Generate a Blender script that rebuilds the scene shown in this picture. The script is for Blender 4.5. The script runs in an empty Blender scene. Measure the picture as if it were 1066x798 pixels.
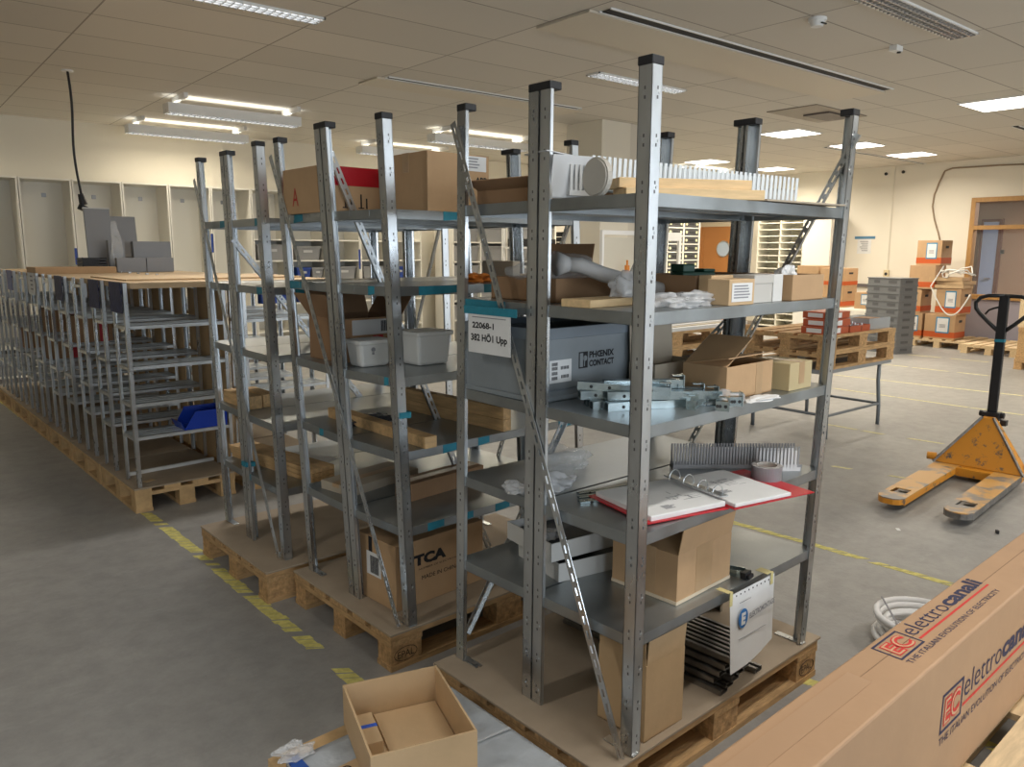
import bpy, bmesh, math, random
from mathutils import Vector, Matrix, noise
random.seed(7)
R = math.radians
S = bpy.context.scene
C = S.collection
# ---------------------------------------------------------------- camera
CAM = Vector((-1.548, -1.339, 1.590)); YAW, PITCH, ROLL, FPX = 0.8819, 0.169, -0.0039, 810.0
_f = Vector((math.cos(PITCH)*math.cos(YAW), math.cos(PITCH)*math.sin(YAW), -math.sin(PITCH)))
_r0 = Vector((math.sin(YAW), -math.cos(YAW), 0)); _d0 = _f.cross(_r0)
_r = math.cos(ROLL)*_r0 + math.sin(ROLL)*_d0
_d = -math.sin(ROLL)*_r0 + math.cos(ROLL)*_d0
cam = bpy.data.cameras.new('camera'); camo = bpy.data.objects.new('camera', cam); C.objects.link(camo)
m = Matrix.Identity(4)
for i in range(3):
    m[i][0] = _r[i]; m[i][1] = -_d[i]; m[i][2] = -_f[i]; m[i][3] = CAM[i]
camo.matrix_world = m
cam.sensor_width = 36; cam.lens = FPX/1066*36; cam.clip_start = .05; cam.clip_end = 100
S.camera = camo
# ---------------------------------------------------------------- colour management, world
S.view_settings.view_transform = 'Standard'; S.view_settings.look = 'None'
S.view_settings.exposure = 0.12; S.view_settings.gamma = 1; S.view_settings.use_curve_mapping = False
w = bpy.data.worlds.new('world'); S.world = w; w.use_nodes = True
w.node_tree.nodes['Background'].inputs[0].default_value = (.75, .85, 1, 1)
w.node_tree.nodes['Background'].inputs[1].default_value = .6
PANEL_W = 43.0      # each lit ceiling panel
TUBE_W = 29.0       # each lit suspended fixture
WINDOW_W = 85.0    # daylight through each window of the near wall

def area(name, loc, rot, sx, sy, power, col, spread=180):
    l = bpy.data.lights.new(name, 'AREA'); l.shape = 'RECTANGLE'; l.size = sx; l.size_y = sy
    l.energy = power; l.color = col; l.spread = R(spread)
    o = bpy.data.objects.new(name, l); C.objects.link(o); o.location = loc; o.rotation_euler = rot
    return o
# daylight enters by the three windows of the near wall, behind the camera
for k, wx in enumerate((-3.2, 1.2, 5.6)):
    area('window_daylight', (wx, -5.93, 1.75), (R(90), 0, 0), 2.6, 1.5, WINDOW_W, (.80, .90, 1.0))
# ---------------------------------------------------------------- materials
MATS = {}
def mat(name, col, rough=.6, metal=0, var=.0, vscale=8, bump=0, bscale=60, stretch=None, alpha=1, emit=None, estr=0, col2=None, spec=.5, rvar=0, trans=0):
    if name in MATS: return MATS[name]
    mt = bpy.data.materials.new(name); mt.use_nodes = True; N = mt.node_tree.nodes; Lk = mt.node_tree.links
    b = N['Principled BSDF']
    b.inputs['Base Color'].default_value = (*col, 1); b.inputs['Roughness'].default_value = rough
    b.inputs['Metallic'].default_value = metal; b.inputs['Alpha'].default_value = alpha
    b.inputs['Specular IOR Level'].default_value = spec
    b.inputs['Transmission Weight'].default_value = trans
    if emit:
        b.inputs['Emission Color'].default_value = (*emit, 1); b.inputs['Emission Strength'].default_value = estr
    if var or bump or rvar:
        tc = N.new('ShaderNodeTexCoord'); mp = N.new('ShaderNodeMapping'); Lk.new(tc.outputs['Object'], mp.inputs[0])
        if stretch: mp.inputs['Scale'].default_value = stretch
        if var or rvar:
            n = N.new('ShaderNodeTexNoise'); n.inputs['Scale'].default_value = vscale; n.inputs['Detail'].default_value = 5
            n.inputs['Roughness'].default_value = .6
            Lk.new(mp.outputs[0], n.inputs['Vector'])
            if var:
                rp = N.new('ShaderNodeValToRGB'); Lk.new(n.outputs['Fac'], rp.inputs[0])
                a = tuple(c*(1-var) for c in col); c2 = col2 or tuple(min(1, c*(1+var)) for c in col)
                rp.color_ramp.elements[0].position = .32; rp.color_ramp.elements[1].position = .68
                rp.color_ramp.elements[0].color = (*a, 1); rp.color_ramp.elements[1].color = (*c2, 1)
                Lk.new(rp.outputs[0], b.inputs['Base Color'])
            if rvar:
                mr = N.new('ShaderNodeMapRange'); mr.inputs[1].default_value = .3; mr.inputs[2].default_value = .7
                mr.inputs[3].default_value = rough-rvar; mr.inputs[4].default_value = rough+rvar
                Lk.new(n.outputs['Fac'], mr.inputs[0]); Lk.new(mr.outputs[0], b.inputs['Roughness'])
        if bump:
            n2 = N.new('ShaderNodeTexNoise'); n2.inputs['Scale'].default_value = bscale; n2.inputs['Detail'].default_value = 3
            Lk.new(mp.outputs[0], n2.inputs['Vector'])
            bp = N.new('ShaderNodeBump'); bp.inputs['Strength'].default_value = bump; bp.inputs['Distance'].default_value = .01
            Lk.new(n2.outputs['Fac'], bp.inputs['Height']); Lk.new(bp.outputs[0], b.inputs['Normal'])
    MATS[name] = mt
    return mt
ZINC = mat('galvanised_steel', (.60, .62, .63), .30, .92, .18, 5, .05, 14, stretch=(1, 1, .35), rvar=.1)
SHELF = mat('galvanised_shelf', (.36, .385, .395), .36, .85, .14, 5, .03, 30, rvar=.08)
HOLE = mat('dark_hole', (.03, .03, .03), .8)
PUNCH = mat('punched_slot', (.17, .17, .17), .5, .6)
BLACK = mat('black_plastic', (.012, .012, .014), .45)
TEAL = mat('teal_tape', (.02, .21, .29), .55, 0, .1, 40)
CARD = mat('cardboard', (.47, .30, .16), .75, 0, .06, 6, .08, 25)
CARDL = mat('light_cardboard', (.56, .39, .22), .75, 0, .06, 6, .08, 25)
CARDD = mat('dark_cardboard', (.30, .175, .09), .8, 0, .08, 6, .08, 25)
CARDG = mat('grey_cardboard', (.40, .34, .26), .8, 0, .06, 6)
PARCEL = mat('parcel_tape', (.44, .29, .16), .3, 0, .05, 20)
WOOD = mat('pine', (.56, .36, .17), .65, 0, .22, 9, .15, 30, stretch=(1, 7, 7))
WOODY = mat('pine_along_y', (.56, .36, .17), .65, 0, .22, 9, .15, 30, stretch=(7, 1, 7))
PWOOD = mat('pallet_wood', (.46, .285, .13), .8, 0, .3, 10, .25, 30, stretch=(1, 6, 6))
PWOODY = mat('pallet_wood_y', (.46, .285, .13), .8, 0, .3, 10, .25, 30, stretch=(6, 1, 6))
PBLOCK = mat('pallet_block', (.45, .27, .12), .85, 0, .35, 40, .3, 90)
LWOOD = mat('light_pallet_wood', (.66, .50, .30), .75, 0, .15, 10, .1, 30, stretch=(1, 6, 6))
BOARD = mat('fibreboard', (.36, .285, .205), .8, 0, .12, 3, .05, 60)
PLY = mat('plywood', (.55, .40, .24), .7, 0, .12, 5, .05, 40, stretch=(1, 5, 5))
PAPER = mat('white_paper', (.72, .72, .71), .7, 0, .04, 9)
INK = mat('black_ink', (.012, .012, .015), .7)
GINK = mat('grey_ink', (.25, .25, .27), .7)
NAVY = mat('navy_ink', (.018, .022, .07), .6)
REDI = mat('red_ink', (.62, .035, .03), .6)
CREAM = mat('cream_paint', (.74, .70, .60), .6, 0, .03, 1.5)
CREAM2 = mat('cream_laminate', (.80, .77, .69), .55)
BLUEP = mat('blue_plastic', (.015, .05, .26), .4)
BLUED = mat('dark_blue_plastic', (.025, .035, .12), .35, 0, .3, 30)
GREYP = mat('grey_crate_plastic', (.22, .245, .26), .5, 0, .05, 10)
WHITEP = mat('white_plastic', (.72, .72, .69), .4)
BAG = mat('clear_polythene', (.80, .82, .83), .10, 0, alpha=.26, spec=.9)
BAGW = mat('cloudy_polythene', (.78, .79, .80), .16, 0, alpha=.42, spec=.9)
DUCT = mat('grey_trunking', (.52, .53, .54), .5)
ORANGE = mat('orange_paint', (.62, .235, .015), .5, 0, .12, 7)
WORN = mat('worn_steel', (.20, .19, .18), .5, .6, .3, 20)
LAMP = mat('lamp_white', (.8, .8, .78), .5)
GLOW = mat('lamp_glow', (1, .95, .85), .5, emit=(1, .95, .86), estr=5)
DARKB = mat('grey_bin_dark', (.055, .055, .058), .5)
YEL = mat('yellow_marking', (.60, .54, .17), .75, 0, .22, 30)
YELF = mat('faded_yellow_marking', (.56, .52, .28), .8, 0, .25, 25)
# ---------------------------------------------------------------- mesh helper
class MB:
    def __init__(s): s.v = []; s.f = []; s.m = []
    def add(s, vs, fs, mi=0):
        o = len(s.v); s.v += [tuple(v) for v in vs]
        for f in fs: s.f.append([o+i for i in f]); s.m.append(mi)
        return s
    def hexa(s, p, mi=0):   # 8 points: bottom ring ccw, top ring ccw
        return s.add(p, [(3,2,1,0),(4,5,6,7),(0,1,5,4),(1,2,6,5),(2,3,7,6),(3,0,4,7)], mi)
    def box(s, x0, x1, y0, y1, z0, z1, mi=0):
        return s.hexa([(x0,y0,z0),(x1,y0,z0),(x1,y1,z0),(x0,y1,z0),(x0,y0,z1),(x1,y0,z1),(x1,y1,z1),(x0,y1,z1)], mi)
    def obox(s, c, ax, ay, az, mi=0):   # centre + half vectors
        c = Vector(c); ax = Vector(ax); ay = Vector(ay); az = Vector(az)
        return s.hexa([c-ax-ay-az, c+ax-ay-az, c+ax+ay-az, c-ax+ay-az, c-ax-ay+az, c+ax-ay+az, c+ax+ay+az, c-ax+ay+az], mi)
    def bar(s, a, b, w, h, up=(0,0,1), mi=0):   # rectangular bar from a to b
        a = Vector(a); b = Vector(b); d = (b-a); L = d.length; d = d/L
        u = Vector(up); sd = d.cross(u)
        if sd.length < 1e-4: sd = d.cross(Vector((1,0,0)))
        sd.normalize(); u = sd.cross(d)
        return s.obox((a+b)/2, d*L/2, sd*w/2, u*h/2, mi)
    def cyl(s, a, b, r, n=12, mi=0, r2=None):
        a = Vector(a); b = Vector(b); d = (b-a).normalized()
        t = Vector((0,0,1)) if abs(d.z) < .9 else Vector((1,0,0))
        u = d.cross(t).normalized(); v = d.cross(u); r2 = r if r2 is None else r2
        P = [a+(u*math.cos(2*math.pi*k/n)+v*math.sin(2*math.pi*k/n))*r for k in range(n)]
        Q = [b+(u*math.cos(2*math.pi*k/n)+v*math.sin(2*math.pi*k/n))*r2 for k in range(n)]
        fs = [(k, (k+1) % n, n+(k+1) % n, n+k) for k in range(n)]
        return s.add(P+Q, fs+[tuple(range(n))[::-1], tuple(range(n, 2*n))], mi)
    def tube(s, pts, r, n=8, mi=0, closed=False):
        pts = [Vector(p) for p in pts]; K = len(pts); rings = []
        pu = None
        for i, p in enumerate(pts):
            a = pts[(i-1) % K] if closed else pts[max(0, i-1)]; b = pts[(i+1) % K] if closed else pts[min(K-1, i+1)]
            d = (b-a).normalized()
            if pu is None:
                t = Vector((0,0,1)) if abs(d.z) < .9 else Vector((1,0,0)); u = d.cross(t).normalized()
            else: u = (pu-d*pu.dot(d)).normalized()
            pu = u; v = d.cross(u)
            rings.append([p+(u*math.cos(2*math.pi*k/n)+v*math.sin(2*math.pi*k/n))*r for k in range(n)])
        fs = []
        for i in range(K if closed else K-1):
            j = (i+1) % K
            for k in range(n): fs.append((i*n+k, i*n+(k+1) % n, j*n+(k+1) % n, j*n+k))
        if not closed: fs += [tuple(range(n))[::-1], tuple(range((K-1)*n, K*n))]
        return s.add([q for rg in rings for q in rg], fs, mi)
    def prism(s, pts, a, b, mi=0):   # outline pts (2d x,y) extruded: a offset, b offset (3d)
        n = len(pts); P = [(x+a[0], y+a[1], a[2]) for x, y in pts]; Q = [(x+b[0], y+b[1], b[2]) for x, y in pts]
        return s.add(P+Q, [(k, (k+1) % n, n+(k+1) % n, n+k) for k in range(n)]+[tuple(range(n))[::-1], tuple(range(n, 2*n))], mi)
    def slots(s, a, b, wdt, nrm, th=.0025, pitch=.05, slot=.032, sw=.010, lip=.012):
        a = Vector(a); b = Vector(b); d = b-a; L = d.length; d /= L; nrm = Vector(nrm).normalized(); sd = d.cross(nrm).normalized()
        for q in (-1, 1):
            c = sd*q*(wdt/2+sw/2)/2
            s.obox((a+b)/2+c, d*L/2, sd*(wdt/2-sw/2)/2, nrm*th/2)
        k = 0.0
        while k < L:
            e = min(k+pitch-slot, L)
            s.obox(a+d*(k+e)/2, d*(e-k)/2, sd*sw/2, nrm*th/2)
            k += pitch
        if lip: s.obox((a+b)/2+sd*wdt/2-nrm*lip/2, d*L/2, sd*th/2, nrm*lip/2)
        return s
    def build(s, name, mats, parent=None, smooth=False, bevel=0, loc=None, rz=None, label=None):
        me = bpy.data.meshes.new(name); me.from_pydata(s.v, [], s.f)
        if not isinstance(mats, (list, tuple)): mats = [mats]
        for q in mats: me.materials.append(q)
        for p, mi in zip(me.polygons, s.m): p.material_index = mi; p.use_smooth = smooth
        bm = bmesh.new(); bm.from_mesh(me); bmesh.ops.recalc_face_normals(bm, faces=bm.faces); bm.to_mesh(me); bm.free()
        o = bpy.data.objects.new(name, me); C.objects.link(o)
        if parent: o.parent = parent
        if bevel:
            md = o.modifiers.new('bevel', 'BEVEL'); md.width = bevel; md.segments = 2; md.limit_method = 'ANGLE'
        if loc is not None: o.location = loc
        if rz is not None: o.rotation_euler = (0, 0, rz)
        if label: o['label'] = label
        return o
def tag(o, label, cat, group=None, kind=None):
    o['label'] = label; o['category'] = cat
    if group: o['group'] = group
    if kind: o['kind'] = kind
    return o
def thing(name, label, cat, loc=(0,0,0), rz=0, group=None):
    o = bpy.data.objects.new(name, None); C.objects.link(o); o.empty_display_size = .1
    o.location = loc; o.rotation_euler = (0, 0, rz)
    return tag(o, label, cat, group)
def struct(name, mb, mats, **k):
    o = mb.build(name, mats, **k); o['kind'] = 'structure'; return o
def dup(root, loc=None, rz=None, label=None, group=None):
    r = root.copy(); C.objects.link(r)
    if loc is not None: r.location = loc
    if rz is not None: r.rotation_euler = (0, 0, rz)
    if label: r['label'] = label
    if group: r['group'] = group
    for ch in list(root.children):
        c = ch.copy(); C.objects.link(c); c.parent = r
        for g in list(ch.children):
            d = g.copy(); C.objects.link(d); d.parent = c
    return r
A2 = R(2)
def RK(x, y, z=0):   # the pallets stand two degrees off the room's axes
    return Vector((x*math.cos(A2)-y*math.sin(A2), x*math.sin(A2)+y*math.cos(A2), z))
def at(u, v, ax, val):   # the point of a room plane seen at a photograph pixel
    wd = _f+_r*(u-533)/FPX+_d*(v-399)/FPX
    i = 'xyz'.index(ax); return CAM+wd*((val-CAM[i])/wd[i])
def text(parent, s, loc, rot, width, height, mt, name='printed_text', bold=0, label=None, shear=0):
    cu = bpy.data.curves.new('t', 'FONT'); cu.body = s; cu.size = 1; cu.extrude = 0.0; cu.offset = bold; cu.shear = shear
    cu.resolution_u = 3
    t = bpy.data.objects.new('t', cu); C.objects.link(t)
    dg = bpy.context.evaluated_depsgraph_get(); me = bpy.data.meshes.new_from_object(t.evaluated_get(dg))
    bpy.data.objects.remove(t)
    xs = [v.co.x for v in me.vertices]; ys = [v.co.y for v in me.vertices]
    x0, y0 = min(xs), min(ys); sx = width/(max(xs)-x0); sy = height/(max(ys)-y0)
    for v in me.vertices: v.co = ((v.co.x-x0)*sx, (v.co.y-y0)*sy, 0)
    me.materials.clear(); me.materials.append(mt); me.name = name
    o = bpy.data.objects.new(name, me); C.objects.link(o); o.parent = parent; o.location = loc; o.rotation_euler = rot
    if label: o['label'] = label
    return o
FRONT = (R(90), 0, 0)         # text on a face that looks towards -y, reading along +x
LEFTF = (R(90), 0, R(-90))    # text on a face that looks towards -x, reading along -y
# ---------------------------------------------------------------- builders used everywhere
def carton(label, loc, rz, size, mt=None, flaps=None, tape=True, inner=None, name='cardboard_box', group=None, th=.004, fl=None, cat='box'):
    """Corner at loc, extends +x,+y. flaps: {'f','b','l','r': angle outward from upright}; None = closed."""
    mt = mt or CARD; W, D, H = size
    t = thing(name, label, cat, loc, rz, group)
    b = MB()
    if flaps is None:
        b.box(0, W, 0, D, 0, H).build('body', mt, t, bevel=.002)
        if tape:
            q = MB(); c = D/2
            q.box(-.0008, W+.0008, c-.022, c+.022, H-.001, H+.0008)
            q.box(-.0008, 0, c-.022, c+.022, H-min(.07, H*.4), H); q.box(W, W+.0008, c-.022, c+.022, H-min(.07, H*.4), H)
            q.build('packing_tape', PARCEL, t)
        return t
    b.box(0, W, 0, D, 0, th)
    b.box(0, W, 0, th, 0, H); b.box(0, W, D-th, D, 0, H); b.box(0, th, th, D-th, 0, H); b.box(W-th, W, th, D-th, 0, H)
    b.build('body', [mt], t)
    for k, a in flaps.items():
        L = fl if fl else min(W, D)/2
        ln = W if k in 'fb' else D
        hinge = {'f': (0, 0, H), 'b': (W, D, H), 'l': (0, D, H), 'r': (W, 0, H)}[k]
        rot = {'f': 0, 'b': math.pi, 'l': -math.pi/2, 'r': math.pi/2}[k]
        q = MB().box(.003, ln-.003, 0, th*.8, 0, L)
        o = q.build('flap', mt, t); o.location = hinge; o.rotation_euler = (R(a), 0, rot)
    return t
def label_patch(parent, face, a, b, z0, z1, off=.001, mt=None, name='paper_label', lines=0, at_=0):
    """patch on face 'f' (y=at_) or 'l' (x=at_) of a box, from a to b along the face"""
    q = MB()
    if face == 'f': q.box(a, b, at_-off, at_, z0, z1)
    elif face == 'l': q.box(at_-off, at_, a, b, z0, z1)
    o = q.build(name, mt or PAPER, parent)
    if lines:
        l = MB(); h = (z1-z0)
        rnd = random.Random(lines)
        for i in range(lines):
            zz = z1-h*(.12+.78*i/lines); e = a+(b-a)*(.1+.0*i); g = a+(b-a)*(.55+.35*rnd.random())
            if face == 'f': l.box(e, g, at_-off-.0006, at_-off, zz-h*.35/lines, zz)
            else: l.box(at_-off-.0006, at_-off, b-(g-a), b-(e-a), zz-h*.35/lines, zz)
        l.build('printed_text', GINK, o)
    return o
def pallet_parts(t, Lx=1.2, Ly=.8, wood=None, along='x'):
    """EUR pallet: corner at origin; deck boards run along x"""
    wm = wood or PWOOD
    n = 5 if Ly > .7 else 4; wds = [.145, .10, .145, .10, .145] if n == 5 else [.1, .1, .1, .1]
    gap = (Ly-sum(wds))/(n-1); y = 0
    for wd in wds:
        MB().box(0, Lx, y, y+wd, .122, .144).build('deck_board', wm, t, bevel=.002); y += wd+gap
    xs = (0, Lx/2-.0725, Lx-.145) if Lx > 1 else (0, Lx/2-.05, Lx-.1)
    bx = .145 if Lx > 1 else .1
    by = .1; ys = (0, Ly/2-by/2, Ly-by)
    for x in xs: MB().box(x, x+bx, 0, Ly, .100, .122).build('cross_board', PWOODY if wm is PWOOD else wm, t)
    for x in xs:
        for yy in ys: MB().box(x+.003, x+bx-.003, yy+.003, yy+by-.003, .022, .100).build('block', PBLOCK if wm is PWOOD else wm, t)
    for yy in ys: MB().box(0, Lx, yy, yy+by, 0, .022).build('bottom_board', wm, t)
    return t
def crumple(mb, c, sx, sy, sz, seed=0, rough=.35, n=4, mi=0, flat=True):
    bm = bmesh.new(); bmesh.ops.create_icosphere(bm, subdivisions=n, radius=1)
    vs = []
    for v in bm.verts:
        p = v.co.copy(); k = 1+rough*.9*(noise.noise(p*1.8+Vector((seed*7.3, 0, 0))))+rough*.30*abs(noise.noise(p*4.1+Vector((seed, 3, 0))))
        p = p*k; z = p.z*sz
        if flat: z = max(z+sz*.55, 0)
        vs.append((c[0]+p.x*sx, c[1]+p.y*sy, c[2]+z))
    fs = [[q.index for q in f.verts] for f in bm.faces]; bm.free()
    return mb.add(vs, fs, mi)
# ================================================================ THE ROOM
HC = 3.18; XR = 13.5; YB = 10.1; XL = -6.0; YN = -6.0
def floor_mat():
    mt = bpy.data.materials.new('concrete_floor'); mt.use_nodes = True; N = mt.node_tree.nodes; Lk = mt.node_tree.links; b = N['Principled BSDF']
    tc = N.new('ShaderNodeTexCoord')
    def nz(sc, det, st=None, ro=.6):
        mp = N.new('ShaderNodeMapping'); Lk.new(tc.outputs['Object'], mp.inputs[0])
        if st: mp.inputs['Scale'].default_value = st
        n = N.new('ShaderNodeTexNoise'); n.inputs['Scale'].default_value = sc; n.inputs['Detail'].default_value = det; n.inputs['Roughness'].default_value = ro
        Lk.new(mp.outputs[0], n.inputs['Vector']); return n
    def ramp(src, p0, c0, p1, c1):
        r = N.new('ShaderNodeValToRGB'); Lk.new(src, r.inputs[0]); e = r.color_ramp.elements
        e[0].position = p0; e[0].color = (*c0, 1); e[1].position = p1; e[1].color = (*c1, 1); return r
    base = ramp(nz(.7, 6).outputs['Fac'], .3, (.25, .242, .23), .7, (.34, .33, .31))
    spots = ramp(nz(9, 6, None, .7).outputs['Fac'], .35, (.86,)*3, .62, (1.05,)*3)
    mx = N.new('ShaderNodeMix'); mx.data_type = 'RGBA'; mx.blend_type = 'MULTIPLY'; mx.inputs[0].default_value = 1
    Lk.new(base.outputs[0], mx.inputs[6]); Lk.new(spots.outputs[0], mx.inputs[7])
    sc = ramp(nz(3.2, 8, (1, 3.5, 1), .75).outputs['Fac'], .60, (0,)*3, .78, (.6,)*3)   # pale scuffs
    mx2 = N.new('ShaderNodeMix'); mx2.data_type = 'RGBA'; Lk.new(sc.outputs[0], mx2.inputs[0]); Lk.new(mx.outputs[2], mx2.inputs[6])
    mx2.inputs[7].default_value = (.42, .42, .40, 1); Lk.new(mx2.outputs[2], b.inputs['Base Color'])
    rr = N.new('ShaderNodeMapRange'); Lk.new(nz(2.5, 5).outputs['Fac'], rr.inputs[0]); rr.inputs[3].default_value = .34; rr.inputs[4].default_value = .62
    Lk.new(rr.outputs[0], b.inputs['Roughness'])
    bp = N.new('ShaderNodeBump'); bp.inputs['Strength'].default_value = .12; bp.inputs['Distance'].default_value = .01
    Lk.new(nz(45, 4).outputs['Fac'], bp.inputs['Height']); Lk.new(bp.outputs[0], b.inputs['Normal'])
    return mt
def ceil_mat():
    mt = bpy.data.materials.new('ceiling_tiles'); mt.use_nodes = True; N = mt.node_tree.nodes; Lk = mt.node_tree.links; b = N['Principled BSDF']
    tc = N.new('ShaderNodeTexCoord'); mp = N.new('ShaderNodeMapping'); Lk.new(tc.outputs['Object'], mp.inputs[0])
    mp.inputs['Location'].default_value = (-3.616+1.262*20, -1.739+.631*40, 0)
    br = N.new('ShaderNodeTexBrick'); br.offset = 0; br.squash = 1; Lk.new(mp.outputs[0], br.inputs['Vector'])
    br.inputs['Scale'].default_value = 1; br.inputs['Brick Width'].default_value = 1.262; br.inputs['Row Height'].default_value = .631
    br.inputs['Mortar Size'].default_value = .0065; br.inputs['Mortar Smooth'].default_value = .1; br.inputs['Bias'].default_value = 0
    br.inputs['Color1'].default_value = (.66, .62, .55, 1); br.inputs['Color2'].default_value = (.60, .565, .50, 1); br.inputs['Mortar'].default_value = (.30, .27, .23, 1)
    Lk.new(br.outputs['Color'], b.inputs['Base Color']); b.inputs['Roughness'].default_value = .75
    return mt
struct('floor', MB().box(XL, XR+4.2, YN, YB, -.1, 0), floor_mat())
struct('ceiling', MB().box(XL, XR, YN, YB, HC, HC+.1), ceil_mat())
WALLM = mat('cream_wall', (.76, .71, .60), .7, 0, .02, 1, .03, 80)
struct('wall_back', MB().box(XL, XR+.1, YB, YB+.12, 0, HC), WALLM)
struct('wall_left', MB().box(XL-.12, XL, YN, YB, 0, HC), WALLM)
# near wall with three window openings
nw = MB(); xs = [XL, -4.5, -1.9, -.1, 2.5, 4.3, 6.9, XR]
nw.box(XL, XR, YN-.12, YN, 0, 1.0).box(XL, XR, YN-.12, YN, 2.5, HC)
for a, b_ in ((XL, -4.5), (-1.9, -.1), (2.5, 4.3), (6.9, XR)): nw.box(a, b_, YN-.12, YN, 1.0, 2.5)
struct('wall_near', nw, WALLM)
# right wall, with the glazed opening (window_1)
WY0, WY1, WZ0, WZ1 = 2.2, at(1003, 300, 'x', XR).y, at(1010, 345, 'x', XR).z+.42, at(1012, 206, 'x', XR).z
WZ0 = at(1060, 313, 'x', XR).z
rw = MB().box(XR, XR+.12, YN, WY0, 0, HC).box(XR, XR+.12, WY1, YB, 0, HC).box(XR, XR+.12, WY0, WY1, WZ1, HC).box(XR, XR+.12, WY0, WY1, 0, WZ0)
struct('wall_right', rw, WALLM)
OAK = mat('oak_frame', (.42, .23, .075), .5, 0, .12, 8, stretch=(5, 5, 1))
wf = thing('window_1', 'oak-framed glazed partition window in the right-hand wall', 'window'); wf['kind'] = 'structure'
fr = MB(); X0 = XR-.03; X1 = XR+.13
fr.box(X0, X1, WY1-.075, WY1, WZ0, WZ1).box(X0, X1, WY0, WY0+.075, WZ0, WZ1).box(X0, X1, WY0+.075, WY1-.075, WZ1-.075, WZ1)
tz = at(1062, 236, 'x', XR).z; fr.box(X0, X1, WY0+.075, WY1-.075, tz-.035, tz+.035); fr.box(X0, X1, 2.95, 3.01, WZ0+.08, tz-.035); fr.box(X0-.03, X0, WY0, WY1, WZ0, WZ0+.08).box(X0, X1, WY0+.075, WY1-.075, WZ0, WZ0+.08)
fr.build('window_frame', OAK, wf)
MB().box(XR+.05, XR+.056, WY0+.07, WY1-.07, WZ0+.07, WZ1-.07).build('window_pane', mat('window_glass', (.8, .85, .85), .03, 0, alpha=.06, spec=.8), wf)
struct('trim_1', MB().box(XR-.015, XR, WY0, WY1+.1, 0, WZ0-.01), mat('lilac_panel', (.33, .31, .36), .6))
# corridor seen through the glass
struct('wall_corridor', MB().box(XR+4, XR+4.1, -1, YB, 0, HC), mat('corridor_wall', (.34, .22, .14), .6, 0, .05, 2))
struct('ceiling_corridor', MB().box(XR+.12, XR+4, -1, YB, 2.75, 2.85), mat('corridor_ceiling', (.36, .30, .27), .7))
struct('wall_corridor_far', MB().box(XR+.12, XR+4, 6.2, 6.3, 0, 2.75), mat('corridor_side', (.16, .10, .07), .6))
dd = thing('door_2', 'pale blue door in a dark red frame down the corridor behind the glass', 'door'); dd['kind'] = 'structure'
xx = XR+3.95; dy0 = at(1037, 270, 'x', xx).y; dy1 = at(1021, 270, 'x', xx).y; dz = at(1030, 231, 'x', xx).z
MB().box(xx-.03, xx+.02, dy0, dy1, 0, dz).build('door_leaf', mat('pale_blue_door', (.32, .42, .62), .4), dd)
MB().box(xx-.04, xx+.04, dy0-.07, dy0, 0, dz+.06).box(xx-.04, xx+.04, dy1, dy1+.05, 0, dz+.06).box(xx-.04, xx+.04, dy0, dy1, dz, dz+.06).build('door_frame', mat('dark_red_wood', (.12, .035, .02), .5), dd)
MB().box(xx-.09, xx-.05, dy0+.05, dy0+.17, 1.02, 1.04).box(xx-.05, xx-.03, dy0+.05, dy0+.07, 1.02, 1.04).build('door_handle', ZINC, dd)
area('corridor_light', (XR+2.2, 2.8, 2.7), (0, 0, 0), .6, 1.2, 130, (1, .9, .85))
sg = MB().box(xx-.02, xx+.03, at(1045, 262, 'x', xx).y, at(1038, 262, 'x', xx).y, at(1040, 264, 'x', xx).z, at(1040, 260, 'x', xx).z).build('door_sign', INK); tag(sg, 'small dark sign on the corridor wall beside the pale blue door', 'sign')
# orange door with round window, right wall
dy = [at(u, 260, 'x', XR).y for u in (729, 772)]
od = thing('door_1', 'orange-brown door with a round window at the far end of the right wall', 'door'); od['kind'] = 'structure'
zt = at(745, 236, 'x', XR).z
MB().box(XR-.05, XR, dy[1], dy[0]-.12, 0, zt).build('door_leaf', mat('orange_door', (.50, .21, .06), .5), od)
MB().box(XR-.055, XR, dy[0]-.115, dy[0], 0, zt).build('side_panel', mat('orange_door', (.5, .2, .06)), od)
MB().box(XR-.07, XR, dy[1]-.05, dy[0]+.02, zt, zt+.24).build('door_lintel', mat('pale_beam', (.66, .56, .40), .6), od)
c = at(753, 259, 'x', XR-.06)
MB().cyl((XR-.065, c.y, c.z), (XR-.05, c.y, c.z), .165, 32).build('round_window', mat('frosted_pane', (.50, .60, .72), .2), od, smooth=False)
MB().tube([(XR-.06, c.y+.17*math.cos(a*.2618), c.z+.17*math.sin(a*.2618)) for a in range(24)], .015, 6, closed=True).build('window_ring', ZINC, od)
# skirting
struct('baseboard_right', MB().box(XR-.02, XR, WY1, YB, 0, .08).box(XR-.04, XR-.015, WY0, WY1, 0, .08), mat('skirting', (.35, .3, .25)))
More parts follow.
